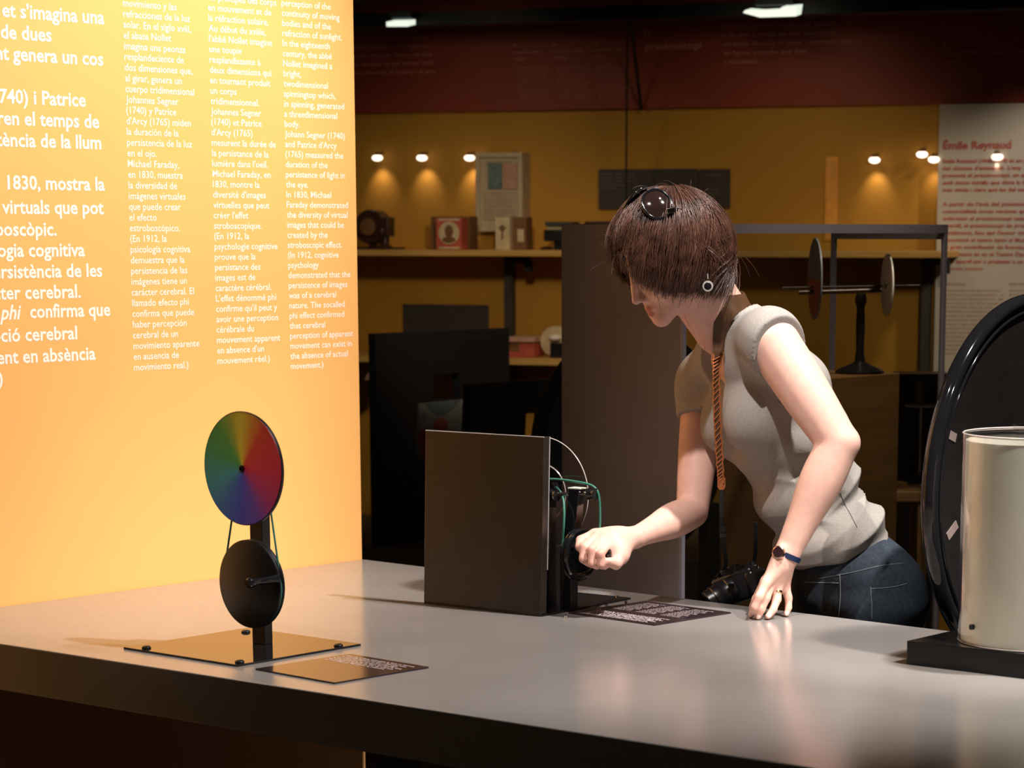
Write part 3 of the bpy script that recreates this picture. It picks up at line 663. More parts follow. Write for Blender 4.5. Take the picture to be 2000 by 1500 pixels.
cols = [((240, 12), (262, 724), 36, "cuerpo tridimensional", (244, 378, 183), .0208, ["movimiento y las", "refracciones de la luz", "solar. En el siglo xviii,", "el abate Nollet", "imagina una peonza", "resplandeciente de", "dos dimensiones que,", "al girar, genera un", "cuerpo tridimensional", "Johannes Segner", "(1740) y Patrice", "d'Arcy (1765) miden", "la duración de la", "persistencia de la luz", "en el ojo.", "Michael Faraday,", "en 1830, muestra", "la diversidad de", "imágenes virtuales", "que puede crear", "el efecto", "estroboscópico.", "(En 1912, la", "psicología cognitiva", "demuestra que la", "persistencia de las", "imágenes tiene un", "carácter cerebral. El", "llamado efecto phi", "confirma que puede", "haber percepción", "cerebral de un", "movimiento aparente", "en ausencia de", "movimiento real.)"]),
        ((406, 0), (425, 711), 36, "l'abbé Nollet imagine", (408, 531, 84), .0202, ["les principes des corps", "en mouvement et de", "la réfraction solaire.", "Au début du xviiie,", "l'abbé Nollet imagine", "une toupie", "resplandissante à", "deux dimensions qui", "en tournant produit", "un corps", "tridimensionnel.", "Johannes Segner", "(1740) et Patrice", "d'Arcy (1765)", "mesurent la durée de", "la persistance de la", "lumière dans l'oeil.", "Michael Faraday, en", "1830, montre la", "diversité d'images", "virtuelles que peut", "créer l'effet", "stroboscopique.", "(En 1912, la", "psychologie cognitive", "prouve que la", "persistance des", "images est de", "caractère cérébral.", "L'effet dénommé phi", "confirme qu'il peut y", "avoir une perception", "cérébrale du", "mouvement apparent", "en absence d'un", "mouvement réel.)"]),
        ((550, 11), (568, 721), 37, "refraction of sunlight.", (552, 668, 74), .0196, ["perception of the", "continuity of moving", "bodies and of the", "refraction of sunlight.", "In the eighteenth", "century, the abbé", "Nollet imagined a", "bright,", "twodimensional", "spinningtop which,", "in spinning, generated", "a threedimensional", "body.", "Johann Segner (1740)", "and Patrice d'Arcy", "(1765) measured the", "duration of the", "persistence of light in", "the eye.", "In 1830, Michael", "Faraday demonstrated", "the diversity of virtual", "images that could be", "created by the", "stroboscopic effect.", "(In 1912, cognitive", "psychology", "demonstrated that the", "persistence of images", "was of a cerebral", "nature. The socalled", "phi effect confirmed", "that cerebral", "perception of apparent", "movement can exist in", "the absence of actual", "movement.)"])]
for (a, b_, n_, ref, (r0, r1, rv), size, lines) in cols:
    xs = ratio(ref, r0, r1, rv, size); k = MB(); n_ = len(lines)
    for i, s in enumerate(lines):
        t = i / (n_ - 1); pl(k, a[0] + (b_[0] - a[0]) * t, a[1] + (b_[1] - a[1]) * t, s, size, xs)
    k.build('lettering', 'panel_letter', o, smooth=0)

# ================================================================== colour disc device
q = [T(241, 1268), T(464, 1303), T(704, 1262), T(485, 1229)]; pc_ = sum(q) / 4; PX = nrm(q[1] - q[0]); PY = nrm(np.cross(Z, PX))
e = empty('colour_disc_device', pc_, 'hand cranked rainbow disc on a black post and square base plate', 'optical device')
pz_ = .85 + .004
MB().box(pc_ + Z * .002, (.152, .152, .002), (PX, PY, Z)).build('base_plate', 'gloss_black', e)
for u, v in ((480, 1235), (286, 1266), (661, 1262), (468, 1294)):
    p = T(u, v, pz_); MB().lathe(p, Z, [(.0085, -.0045), (.0085, .002), (.006, .0045), (.001, .005)], 20).build('bolt', 'satin_black', e)
pb = T(513, 1257, pz_); zt = W(513, 900, pb[1])[2]
MB().box(V(pb[0], pb[1], (pz_ + zt) / 2), (.0165, .010, (zt - pz_) / 2), (PX, PY, Z)).build('post', 'satin_black', e, bev=.001)
def ondisc(u, v, off): return onplane(u, v, pb - PY * off, PY)
dc = ondisc(475, 915, .042); lc = ondisc(492, 1140, .035)
# colour disc: hue painted by angle
NA, NR = 144, 10; R = .101; vs = []; cs = []; fs = []
stops = [(0, (.85, .62, .04)), (20, (.85, .30, .03)), (38, (.80, .055, .03)), (90, (.80, .03, .07)), (128, (.55, .03, .16)), (155, (.16, .06, .36)), (185, (.05, .07, .48)), (215, (.04, .16, .42)), (250, (.04, .36, .36)), (290, (.05, .36, .11)), (322, (.10, .38, .06)), (340, (.36, .46, .05)), (351, (.80, .60, .04)), (360, (.85, .62, .04))]
def hue(deg):
    deg %= 360
    for (a, c0), (b_, c1) in zip(stops, stops[1:]):
        if a <= deg <= b_: t = (deg - a) / (b_ - a); return np.array(c0) * (1 - t) + np.array(c1) * t
for sgn in (1, -1):
    for r in range(NR + 1):
        for i in range(NA):
            ang = 2 * math.pi * i / NA; rr_ = R * max(r / NR, .03)
            vs.append(dc - PY * .0025 * sgn + rr_ * (math.sin(ang) * PX + math.cos(ang) * Z)); cs.append(np.minimum(.95, hue(math.degrees(ang))) if sgn > 0 else (.02, .02, .02))
M_ = (NR + 1) * NA
for s in (0, 1):
    for r in range(NR):
        for i in range(NA):
            f_ = (s * M_ + r * NA + i, s * M_ + r * NA + (i + 1) % NA, s * M_ + (r + 1) * NA + (i + 1) % NA, s * M_ + (r + 1) * NA + i); fs.append(f_ if s else f_[::-1])
for i in range(NA): fs.append((NR * NA + i, NR * NA + (i + 1) % NA, M_ + NR * NA + (i + 1) % NA, M_ + NR * NA + i))
mat('rainbow', (1, 1, 1), 0.42, var=0.05, nscale=80, attr='tint', bump=.03, bscale=600)
do = link_mesh('colour_disc', vs, fs, 'rainbow', e, cols=cs); do['label'] = 'rainbow colour disc, yellow at top and blue below'
MB().lathe(dc, -PY, [(R + .0012, -.004), (R + .0016, .001), (R - .001, .0028), (R - .001, -.004)], 120, close=True).build('rim', 'satin_black', do)
MB().lathe(dc, -PY, [(.006, 0), (.006, .006), (.003, .007), (.003, .003), (.001, .003)], 20).build('hub', 'satin_black', do)
MB().cyl(dc + PY * .003, dc + PY * .06, .006).build('axle', 'satin_black', e)
pu = dc + PY * .022; MB().lathe(pu, PY, [(.001, -.006), (.036, -.006), (.033, 0), (.036, .006), (.001, .006)], 40).build('pulley', 'satin_black', e)
RW = .0805
wo = MB().lathe(lc, PY, [(.001, -.008), (RW - .003, -.008), (RW, -.006), (RW, -.003), (RW - .004, 0), (RW, .003), (RW, .006), (RW - .003, .008), (.001, .008)], 96).build('crank_wheel', 'satin_black', e)
MB().cyl(lc + PY * .008, lc + PY * .045, .010).build('axle', 'satin_black', e)
hb = ondisc(541, 1131, .044); ha = hb - PY * .066
MB().lathe(hb, -PY, [(.0085, 0), (.0085, .005), (.0068, .010), (.0062, .055), (.009, .060), (.0095, .068), (.006, .073), (.001, .073)], 24).build('crank_handle', 'gloss_black', wo)
pts = []
cu = pu; cl_ = lc
for i in range(25): a = math.pi * i / 24; pts.append(cu + .0335 * (math.cos(a) * PX + math.sin(a) * Z))
for i in range(25): a = math.pi + math.pi * i / 24; pts.append(V(*cl_) + (RW - .003) * (math.cos(a) * PX + math.sin(a) * Z) + PY * np.dot(cu - cl_, PY) * 0)
MB().tube(pts, .0019, 8, closed=True).build('drive_belt', 'belt_green', e, smooth=180)

# plaques lying on the table
def plaque(px, label, rows):
    q = [T(u, v, .85 + .003) for u, v in px]; c = sum(q) / 4 + E1 * .003 - E2 * .003
    x = nrm(q[1] - q[0]); y = nrm(np.cross(Z, x)); w = (np.linalg.norm(q[1] - q[0]) + np.linalg.norm(q[2] - q[3])) / 4; h = (np.linalg.norm(q[3] - q[0]) + np.linalg.norm(q[2] - q[1])) / 4
    o = MB().box(V(c[0], c[1], .8515), (w, h, .0015), (x, y, Z)).build('text_plaque', 'plaque_dark'); tag(o, label, 'plaque', 'text plaques on the table')
    ks = {}
    for (fx, fy, fw, s, hh, bold) in rows:
        k = ks.setdefault((fx, bold), MB())
        P = V(c[0], c[1], .8534) + x * w * fx + y * h * fy; write(k, s, P, x, y, hh / .73, width=fw * 2 * w if fw else None, bold=bold)
    for k in ks.values(): k.build('lettering', 'plaque_ink', o, smooth=0)
    return o
PQ = ["Aparells per veure colors", "discos que giren, la llum", "es barreja i es veu blanc", "fes girar la maneta i mira"]
rows = []
for i in range(6): rows.append((-.86, .80 - i * .095, .86 - .05 * (i * 7 % 3), ["Disc de colors: quan gira la llum es barreja", "la maneta fa girar el disc i l'ull veu tots", "els colors alhora, com un sol color blanc", "la persistència de la llum en l'ull fa que", "les imatges es fonguin en una de sola que", "es veu blanca. Fes girar la maneta."][i], .0048, True))
o = plaque([(490, 1303), (660, 1333), (833, 1300), (690, 1278)], 'dark text plaque at the front, touching the rainbow disc base plate', rows)
rows = []
for i in range(9): rows.append((-.80, -.45 - i * .058, .82 - .04 * (i * 5 % 3), ["Fes girar la maneta a poc a poc i mira a través", "de la pantalla: el disc transparent es mou i la", "imatge sembla aturar-se quan coincideix amb la", "velocitat de les escletxes del disc negre gran", "que hi ha al davant. És l'efecte estroboscòpic", "descobert per Faraday i Plateau vers el 1830 i"][i % 6], .0046, True))
for cx_ in (-.78, -.22, .34):
    for i in range(13): rows.append((cx_, .78 - i * .075, .22 - .02 * (i * 5 % 3), ["gira la manivela", "y mira el disco", "transparente que", "turn the handle", "and look at the", "tournez la roue"][(i + int(cx_ * 10)) % 6], .0036, False))
o = plaque([(1124, 1197), (1287, 1220), (1424, 1193), (1240, 1172)], 'dark text plaque between the woman\'s two hands on the table', rows)

# ================================================================== cranked screen device
bl = T(827, 1180); br = T(1055, 1205); BX = nrm(br - bl); BY = nrm(np.cross(Z, BX)); BWD = np.linalg.norm(br - bl)
e = empty('cranked_screen_device', (bl + br) / 2 + BY * .15, 'black hand cranked device with a square screen, green belt and clear disc', 'optical device')
MB().box((bl + br) / 2 + BY * .155 + Z * .002, (BWD / 2 + .002, .150, .002), (BX, BY, Z)).build('base_plate', 'gloss_black', e)
for u, v in ((1105, 1204), (1170, 1190), (1222, 1176), (1206, 1166)):
    MB().lathe(T(u, v, .854), Z, [(.0035, -.0045), (.0035, .002), (.001, .003)], 12).build('bolt', 'chrome', e)
ZT = W(940, 847, 5.13)[2]; up = nrm(Z + BX * .012 + BY * .02); hb_ = (ZT - .854) / 2
bo = MB().box((bl + br) / 2 + BY * .011 + Z * .854 * 0 + Z * .004 + up * hb_, (BWD / 2, .010, hb_), (BX, BY, up)).build('screen_board', 'board_brown', e, bev=.0015)
k = MB(); c = (bl + br) / 2 + BY * .011 + Z * .004
k.tube([c + up * hb_ * 2 + BX * (-BWD / 2) - BY * .009, c + up * hb_ * 2 + BX * (BWD / 2) - BY * .009], .0012, 6)
k.tube([c + up * hb_ * 2 + BX * (BWD / 2 + .0005) + BY * .009, c + up * hb_ * .5 + BX * (BWD / 2 + .0005) + BY * .009], .0014, 6)
k.build('edge_strip', 'board_edge', bo)
# strut behind the board
pb2 = T(1063, 1192); MB().box(V(pb2[0], pb2[1], .854) + BY * .02 + Z * .10, (.006, .012, .10), (BX, BY, Z)).build('strut', 'satin_black', e)
P = T(1111, 1190, .854); Yp = P[1]; pt = W(1127, 955, Yp)
MB().box(P + Z * .058, (.014, .012, .058), (BX, BY, Z)).build('post', 'satin_black', e, bev=.001)
ua = nrm(pt - (P + Z * .09)); ln = np.linalg.norm(pt - (P + Z * .09))
MB().box(P + Z * .09 + ua * ln / 2, (.013, .011, ln / 2), (BX, BY, ua)).build('upper_arm', 'gloss_black', e, bev=.001)
MB().box(pt + ua * .002, (.015, .011, .001), (BX, BY, ua)).build('label', 'white_label', e)
wc = W(1131, 1083, Yp - .02); RWH = .0525
wo = MB().lathe(wc, BX, [(.001, -.008), (RWH - .002, -.008), (RWH, -.006), (RWH, -.003), (RWH - .004, -.001), (RWH, .002), (RWH, .006), (RWH - .003, .009), (RWH - .012, .008), (RWH - .016, .004), (.014, .004), (.012, .010), (.001, .010)], 72).build('crank_wheel', 'gloss_black', e)
MB().cyl(wc - BX * .008, wc - BX * .03, .008).build('axle', 'satin_black', e)
hh = W(1150, 1078, 5.055)
MB().lathe(hh - BX * .035, BX, [(.007, 0), (.007, .07), (.009, .075), (.009, .085), (.001, .088)], 20).build('crank_handle', 'gloss_black', wo)
# pulleys
for u, v, Y_ in ((1082, 967, Yp + .01), (1078, 953, Yp + .03), (1157, 965, Yp - .03)):
    p = W(u, v, Y_); MB().lathe(p, BX if u != 1078 else BY, [(.001, -.008), (.012, -.008), (.009, 0), (.012, .008), (.001, .008)], 24).build('pulley', 'gloss_black', e)
MB().cyl(W(1085, 966, Yp + .01), W(1122, 965, Yp), .0045, None, 14).build('axle', 'chrome', e)
MB().cyl(W(1130, 963, Yp), W(1155, 965, Yp - .03), .004, None, 14).build('axle', 'chrome', e)
# clear disc
cd = W(1062, 962, Yp + .09); k = MB().lathe(cd, BY, [(.001, -.0015), (.112, -.0015), (.112, .0015), (.001, .0015)], 96).build('clear_disc', 'acrylic', e)
MB().lathe(cd, BY, [(.1118, -.0016), (.1128, 0), (.1118, .0016), (.111, 0)], 96, close=True).build('rim', 'acrylic_edge', k)
MB().lathe(cd - BY * .002, BY, [(.057, -.0016), (.0585, 0), (.057, .0016), (.0555, 0)], 72, close=True).build('inner_ring', 'acrylic_edge', k)
MB().cyl(cd - BY * .01, W(1078, 953, Yp + .03), .006, None, 14).build('axle', 'satin_black', e)
MB().box(V(*(cd + BY * .03)[:2], .854 + (cd[2] - .854) / 2), (.016, .010, (cd[2] - .854) / 2), (BX, BY, Z)).build('rear_post', 'satin_black', e)
# green belt
bp = [(1100, 1085, Yp - .02), (1099, 1060, Yp - .015), (1101, 1030, Yp - .02), (1102, 1000, Yp - .015), (1100, 975, Yp), (1092, 957, Yp + .02), (1079, 947, Yp + .035), (1064, 944, Yp + .05), (1052, 941, Yp + .055), (1064, 937, Yp + .05), (1085, 936, Yp + .03), (1120, 940, Yp), (1150, 946, Yp - .02), (1164, 955, Yp - .028), (1170, 970, Yp - .03), (1172, 1000, Yp - .03), (1171, 1035, Yp - .03), (1166, 1068, Yp - .035)]
MB().tube(spline([W(*p) for p in bp], 70), .0024, 8).build('drive_belt', 'belt_green', e, smooth=180)

# ================================================================== drum and black disc at right
cs0 = T(1770, 1298); SX = nrm((.777, -.63, 0)); SY = nrm(np.cross(Z, SX)); SH = .0425
o = MB().box(cs0 + SX * .36 + SY * .185 + Z * SH / 2, (.36, .185, SH / 2), (SX, SY, Z)).build('base_slab', 'slab_black', bev=.0015)
tag(o, 'thick black slab on the right end of the table under the drum', 'base')
zc = .85 + SH; RD = .138; X0 = T(1866, 1258, zc)
dcen = V((2027 - PCX) / FPX * 4.47 * 1.0, 4.47, zc); dcen[0] = W(2025, 1250, 4.47)[0]
HD = W(1870, 846, 4.47)[2] - zc
e = empty('clear_drum', dcen, 'clear plastic drum around a pale inner cylinder, on the black slab', 'drum')
MB().lathe(dcen, Z, [(RD, .001), (RD, HD), (RD - .0025, HD), (RD - .0025, .001)], 128, close=True).build('clear_sleeve', 'acrylic', e)
MB().lathe(dcen, Z, [(RD - .006, .002), (RD - .006, HD - .012), (RD - .0068, HD - .012), (RD - .0068, .002)], 128, close=True).build('paper_cylinder', 'drum_paper', e)
MB().lathe(dcen, Z, [(.001, .001), (RD - .008, .001), (RD - .008, .003), (.001, .003)], 96).build('drum_floor', 'pale_white', e)
MB().lathe(dcen + Z * HD, Z, [(.001, -.003), (RD - .003, -.003), (RD - .003, -.001), (.001, -.001)], 96).build('lid', 'acrylic', e)
for zz in (.0015, HD): MB().lathe(dcen + Z * zz, Z, [(RD + .0008, 0), (RD - .001, .0012), (RD - .003, 0), (RD - .001, -.0012)], 128, close=True).build('rim', 'acrylic_edge', e)
p = W(1995, 848, 4.44); MB().box(V(p[0], p[1], zc + HD + .009), (.012, .009, .009), (SX, SY, Z)).build('knob', 'acrylic', e, bev=.001)
p = W(1880, 1226, 4.40); dd = nrm((p - dcen) * V(1, 1, 0)); p = dcen + dd * (RD + .001) + Z * (p[2] - zc)
MB().lathe(p, dd, [(.005, -.004), (.005, .002), (.002, .004), (.001, .004)], 16).build('screw', 'satin_black', e)
c = W(2010, 945, 5.2); Rb = .372
e = empty('black_disc', V(c[0], c[1], 0), 'big black disc with a glossy tube rim behind the drum', 'disc')
MB().lathe(c, E1, [(.001, -.008), (Rb - .01, -.008), (Rb - .01, .008), (.001, .008)], 128).build('disc', 'satin_black', e)
k = MB(); k.lathe(c, E1, [(Rb - .004 + .013 * math.cos(a), .018 * math.sin(a)) for a in np.linspace(0, 2 * math.pi, 17)[:-1]], 160, close=True); k.build('rim', 'gloss_black', e, smooth=180)
k = MB(); k.lathe(c, E1, [(Rb - .024 + .004 * math.cos(a), .010 + .005 * math.sin(a)) for a in np.linspace(0, 2 * math.pi, 9)[:-1]], 160, close=True); k.build('inner_ring', 'gloss_black', e, smooth=180)
for u, v, a in ((1857, 850, .35), (1860, 1036, -.6)):
    p = onplane(u, v, c + E1 * .0085, E1); xx = nrm(E2 * math.cos(a) - Z * math.sin(a)); MB().box(p, (.020, .0085, .0008), (xx, np.cross(E1, xx), E1)).build('slot_label', 'slot_pink', e)
MB().box(V(c[0], c[1], (c[2]) / 2) - E1 * .035, (.02, .04, c[2] / 2)).build('stand', 'satin_black', e)
# ================================================================== the woman: signed-distance modelling
class SDF:
    """list of primitives blended with a smooth minimum"""
    def __init__(s): s.p = []
    def rc(s, a, b, ra, rb, k=.01): s.p.append(('rc', V(*a), V(*b), ra, rb, k)); return s
    def el(s, c, r, ax=None, k=.01): s.p.append(('el', V(*c), np.eye(3) if ax is None else np.array(ax, float), V(*r), k)); return s
    def chain(s, pts, rs, k=.008):
        for i in range(len(pts) - 1): s.rc(pts[i], pts[i + 1], rs[i], rs[i + 1], k if i == 0 else .004)
        return s
    def sub(s, o, k=.006): s.p.append(('grp', o, k)); return s
    def cut(s, o, k=.003): s.p.append(('cut', o, k)); return s
    def fn(s, f): s.p.append(('fn', f)); return s
    def __call__(s, P):
        d = None
        for q in s.p:
            if q[0] == 'rc':
                _, a, b, ra, rb, k = q; ba = b - a; pa = P - a
                h = np.clip(pa @ ba / max(ba @ ba, 1e-12), 0, 1)
                e = np.sqrt(((pa - h[:, None] * ba) ** 2).sum(1)) - (ra + (rb - ra) * h)
            elif q[0] == 'el':
                _, c, ax, r, k = q; l = (P - c) @ ax.T
                k0 = np.sqrt(((l / r) ** 2).sum(1)); k1 = np.sqrt(((l / (r * r)) ** 2).sum(1)); e = k0 * (k0 - 1) / np.maximum(k1, 1e-6)
            elif q[0] == 'grp': e = q[1](P); k = q[2]
            elif q[0] == 'cut':
                e = -q[1](P); k = q[2]; h = np.clip(.5 - .5 * (d - e) / k, 0, 1); d = d * (1 - (1 - h) * 0) if False else np.maximum(d, e); continue
            else: d = q[1](P, d); continue
            if d is None: d = e
            else:
                h = np.clip(.5 + .5 * (d - e) / k, 0, 1); d = d + (e - d) * h - k * h * (1 - h)
        return d

def surface_nets(f, lo, hi, h):
    lo = np.array(lo, float); n = np.ceil((np.array(hi) - lo) / h).astype(int) + 1
    B = 12; nb = np.ceil(n / B).astype(int); n = nb * B
    F = np.full(n, 1.0, np.float32)
    g = np.stack(np.meshgrid(*[np.arange(k) for k in nb], indexing='ij'), -1).reshape(-1, 3)
    cen = lo + (g * B + (B - 1) / 2) * h
    dc_ = np.concatenate([f(c) for c in np.array_split(cen, max(1, len(cen) // 20000))])
    lim = B * h * .87 * 1.5 + .012
    off = np.stack(np.meshgrid(*[np.arange(B)] * 3, indexing='ij'), -1).reshape(-1, 3)
    act = np.where(np.abs(dc_) < lim)[0]
    F4 = F.reshape(nb[0], B, nb[1], B, nb[2], B)
    ina = np.where(dc_ <= -lim)[0]
    for i in ina: a, b, c = g[i]; F4[a, :, b, :, c, :] = -1
    for ch in np.array_split(act, max(1, len(act) // 120)):
        if not len(ch): continue
        P = lo + (g[ch][:, None, :] * B + off[None]) * h
        d = f(P.reshape(-1, 3)).reshape(len(ch), B, B, B)
        for j, i in enumerate(ch): a, b, c = g[i]; F4[a, :, b, :, c, :] = d[j]
    S = F < 0
    C = sum(S[i:n[0] - 1 + i, j:n[1] - 1 + j, k:n[2] - 1 + k].astype(np.uint8) for i in (0, 1) for j in (0, 1) for k in (0, 1))
    cells = np.argwhere((C > 0) & (C < 8)); idx = np.full(n - 1, -1, np.int32); idx[tuple(cells.T)] = np.arange(len(cells))
    acc = np.zeros((len(cells), 3)); cnt = np.zeros(len(cells))
    cor = [(i, j, k) for i in (0, 1) for j in (0, 1) for k in (0, 1)]
    for a in range(8):
        for b in range(a + 1, 8):
            da = np.array(cor[a]); db = np.array(cor[b])
            if np.abs(da - db).sum() != 1: continue
            fa = F[tuple((cells + da).T)]; fb = F[tuple((cells + db).T)]; m = (fa < 0) != (fb < 0)
            t = np.where(m, fa / np.where(fa == fb, 1, fa - fb), 0)
            acc += np.where(m[:, None], da + t[:, None] * (db - da), 0); cnt += m
    vs = lo + (cells + acc / cnt[:, None]) * h
    faces = []
    for ax in range(3):
        u, v = (ax + 1) % 3, (ax + 2) % 3
        sl = [slice(None)] * 3; sl[ax] = slice(0, n[ax] - 1); s0 = S[tuple(sl)]; sl[ax] = slice(1, n[ax]); s1 = S[tuple(sl)]
        ed = np.argwhere(s0 != s1); ed = ed[(ed[:, u] > 0) & (ed[:, v] > 0) & (ed[:, u] < n[u] - 1) & (ed[:, v] < n[v] - 1)]
        eu = np.zeros(3, int); eu[u] = 1; ev = np.zeros(3, int); ev[v] = 1
        q = np.stack([idx[tuple((ed - eu - ev).T)], idx[tuple((ed - ev).T)], idx[tuple(ed.T)], idx[tuple((ed - eu).T)]], 1)
        fl_ = ~s0[tuple(ed.T)]; q[fl_] = q[fl_][:, ::-1]; faces.append(q)
    return vs, np.concatenate(faces)
def relax(vs, fs, it=2, lam=.5):
    e = np.concatenate([fs[:, [i, (i + 1) % 4]] for i in range(4)])
    for _ in range(it):
        s = np.zeros_like(vs); c = np.zeros(len(vs))
        for i in range(3): s[:, i] = np.bincount(e[:, 0], vs[e[:, 1], i], len(vs)) + np.bincount(e[:, 1], vs[e[:, 0], i], len(vs))
        c = np.bincount(e[:, 0], None, len(vs)) + np.bincount(e[:, 1], None, len(vs))
        vs = vs + lam * (s / c[:, None] - vs)
    return vs
def sdf_mesh(name, f, lo, hi, h, m, parent, it=2, colfn=None, keep=None):
    vs, fs = surface_nets(f, lo, hi, h); vs = relax(vs, fs, it)
    if keep:                                                   # extra smoothing along the arms and neck, not on hands and face
        w = np.ones(len(vs))
        for c, r in ((LWr + (LWr - LEl) * .35, .12), (RWr + (RWr - REl) * .35, .12), (HPc + HF * .04 - HU * .04, .13)):
            w = np.minimum(w, np.clip((np.sqrt(((vs - c) ** 2).sum(1)) - r) / .02, 0, 1))
        for _ in range(14): vs = vs + (relax(vs, fs, 1) - vs) * w[:, None]
    o = link_mesh(name, vs, fs, m, parent, smooth=180, cols=colfn(vs) if colfn else None)
    return o, vs, fs
def noise3(P, s, seed=0):                                        # cheap smooth pseudo-noise
    r = np.random.RandomState(seed); d = 0
    for i in range(5):
        w = r.normal(size=3) * s; d = d + np.sin(P @ w + r.uniform(0, 6.28))
    return d / 5

# ---- skeleton
FA = math.radians(20)
BF = V(-math.cos(FA), -math.sin(FA), 0); BL = np.cross(Z, BF)         # body front, her left (towards the camera)
HPc = W(1310, 480, 5.2)
pit, yaw = math.radians(29), math.radians(13)
hh_ = V(-math.cos(yaw), -math.sin(yaw), 0); HF = math.cos(pit) * hh_ - math.sin(pit) * Z; HU = math.cos(pit) * Z + math.sin(pit) * hh_; HS = np.cross(HU, HF)
if np.dot(HS, BL) < 0: HS = -HS
HAX = np.array([HF, HS, HU])
def H(f, s, u): return HPc + f * HF + s * HS + u * HU
Ym = 5.30
sp_ = [W(1664, 1150, Ym), W(1620, 1050, Ym), W(1574, 955, Ym), W(1538, 865, Ym), W(1502, 775, Ym), W(1466, 692, Ym), W(1428, 628, Ym - .02)]
LSh = W(1508, 668, 5.13); LEl = W(1638, 866, 5.045); LWr = W(1538, 1080, 5.035)
RSh = W(1376, 752, 5.44); REl = W(1352, 1000, 5.33); RWr = W(1240, 1050, 5.10)
def axat(i):
    u = nrm(sp_[min(i + 1, 6)] - sp_[max(i - 1, 0)]); s = nrm(BL - u * np.dot(BL, u)); f = np.cross(s, u)
    if np.dot(f, BF) < 0: f = -f
    return np.array([f, s, u])
# torso radii (front-back, side, along)
TR = [(.112, .160, .10), (.112, .148, .072), (.108, .128, .072), (.105, .130, .072), (.108, .142, .08), (.088, .142, .07)]
def torso(off, bust=True):
    S = SDF()
    for i, r in enumerate(TR): S.el(sp_[i], (r[0] + off, r[1] + off, r[2] + off), axat(i), .035)
    S.el(sp_[3] - axat(3)[0] * .022, (.105 + off, .120 + off, .085 + off), axat(3), .03); S.el(sp_[4] - axat(4)[0] * .014, (.104 + off, .130 + off, .085 + off), axat(4), .03)
    A = axat(4)
    for s in (-1, 1):
        c = sp_[4] + A[0] * .070 + A[1] * s * .068 - A[2] * .028
        S.el(c, (.062 + off, .062 + off, .066 + off), A, .022)
        sh = LSh if s > 0 else RSh
        S.rc(sp_[5] + axat(5)[1] * s * .05 + axat(5)[2] * .050, sh, .046 + off, .045 + off, .035)
    S.rc(sp_[5] + axat(5)[2] * .02, sp_[6], .062 + off, .052 + off, .03)
    return S

# ---- head
head = SDF()
def he(c, r, k=.012): head.el(H(*c), r, HAX, k)
def hr(a, b, ra, rb, k=.01): head.rc(H(*a), H(*b), ra, rb, k)
he((-.004, 0, .012), (.098, .076, .096)); he((.030, 0, -.050), (.066, .060, .072), .02)
for s in (-1, 1):
    hr((.015, s * .050, -.088), (.080, s * .012, -.112), .017, .015, .022)
    he((.060, s * .036, -.058), (.026, .024, .026), .018)
    hr((.086, s * .012, .004), (.078, s * .044, .000), .009, .008, .012)
    hr((.100, s * .003, -.086), (.088, s * .024, -.090), .0060, .0030, .004)
    hr((.099, s * .003, -.0975), (.087, s * .020, -.0945), .0066, .0032, .004)
    he((.098, s * .0105, -.066), (.0085, .0065, .0065), .004)
    he((-.002, s * .076, -.030), (.020, .007, .030), .004); hr((-.004, s * .078, -.05), (.004, s * .077, -.060), .006, .005, .004)
he((.086, 0, -.116), (.016, .018, .015), .014)
hr((.094, 0, -.012), (.110, 0, -.050), .0085, .0080, .008); he((.1125, 0, -.060), (.0100, .0095, .0085), .006)
hr((.093, 0, -.060), (.098, 0, -.078), .010, .006, .006)
hr((.094, 0, -.105), (.09, 0, -.108), .006, .006, .006)
he((.078, 0, -.082), (.019, .026, .024), .008)
eyes = SDF()
for s in (-1, 1): eyes.el(H(.093, s * .032, -.020), (.014, .017, .0105), HAX)
head.cut(eyes)
for s in (-1, 1):
    head.el(H(.079, s * .032, -.0185), (.0135, .0150, .0125), HAX, .003)          # lowered upper lids
# ---- arms and hands
arms = SDF()
def mid(a, b, t): return a * (1 - t) + b * t
def arm(sh, el, wr, rr, k=.006):
    S = SDF(); n = 16
    for a, b, r in ((sh, el, rr[:3]), (el, wr, rr[2:])):
        q = spline([(x_, 0, 0) for x_ in r], n + 1)
        for i in range(n): S.rc(mid(a, b, i / n), mid(a, b, (i + 1) / n), q[i][0], q[i + 1][0], .0005)
    arms.sub(S, .01)
arm(LSh, LEl, LWr, (.053, .0495, .0405, .0435, .0335, .0250)); arm(RSh, REl, RWr, (.046, .042, .034, .037, .028, .0205))
u_ = nrm(LEl - LSh); fo = nrm(LWr - LEl); arms.el(LEl + nrm(u_ - fo) * .016, (.026, .026, .026), None, .012)
handL = SDF(); zt_ = .85
def PW_(L): return [W(*p) for p in L]
def ptz(u, v, r): return T(u, v, zt_ + r)
ixL, mdL, rgL, pkL = [W(1496, 1139, 5.000), W(1506, 1139, 5.018), W(1518, 1139, 5.032), W(1533, 1136, 5.052)], 0, 0, 0
K = ixL
tips = [ptz(1467, 1201, .0065), ptz(1481, 1204, .0070), ptz(1500, 1204, .0068), ptz(1536, 1199, .0062)]
pips = [W(1483, 1166, 4.985), W(1496, 1168, 5.000), W(1517, 1171, 5.018), W(1540, 1168, 5.045)]
dips = [W(1474, 1186, 4.985), W(1487, 1190, 4.995), W(1510, 1191, 5.005), W(1540, 1187, 5.040)]
rad = [(.0100, .0088, .0076, .0066), (.0102, .0090, .0078, .0068), (.0100, .0090, .0076, .0066), (.0092, .0080, .0068, .0060)]
for i in range(4):
    g = SDF().chain([K[i], pips[i], dips[i], tips[i]], rad[i], .004)
    g.rc(mid(LWr, K[i], .35), K[i], .016, .0105, .006); handL.sub(g, .0045)
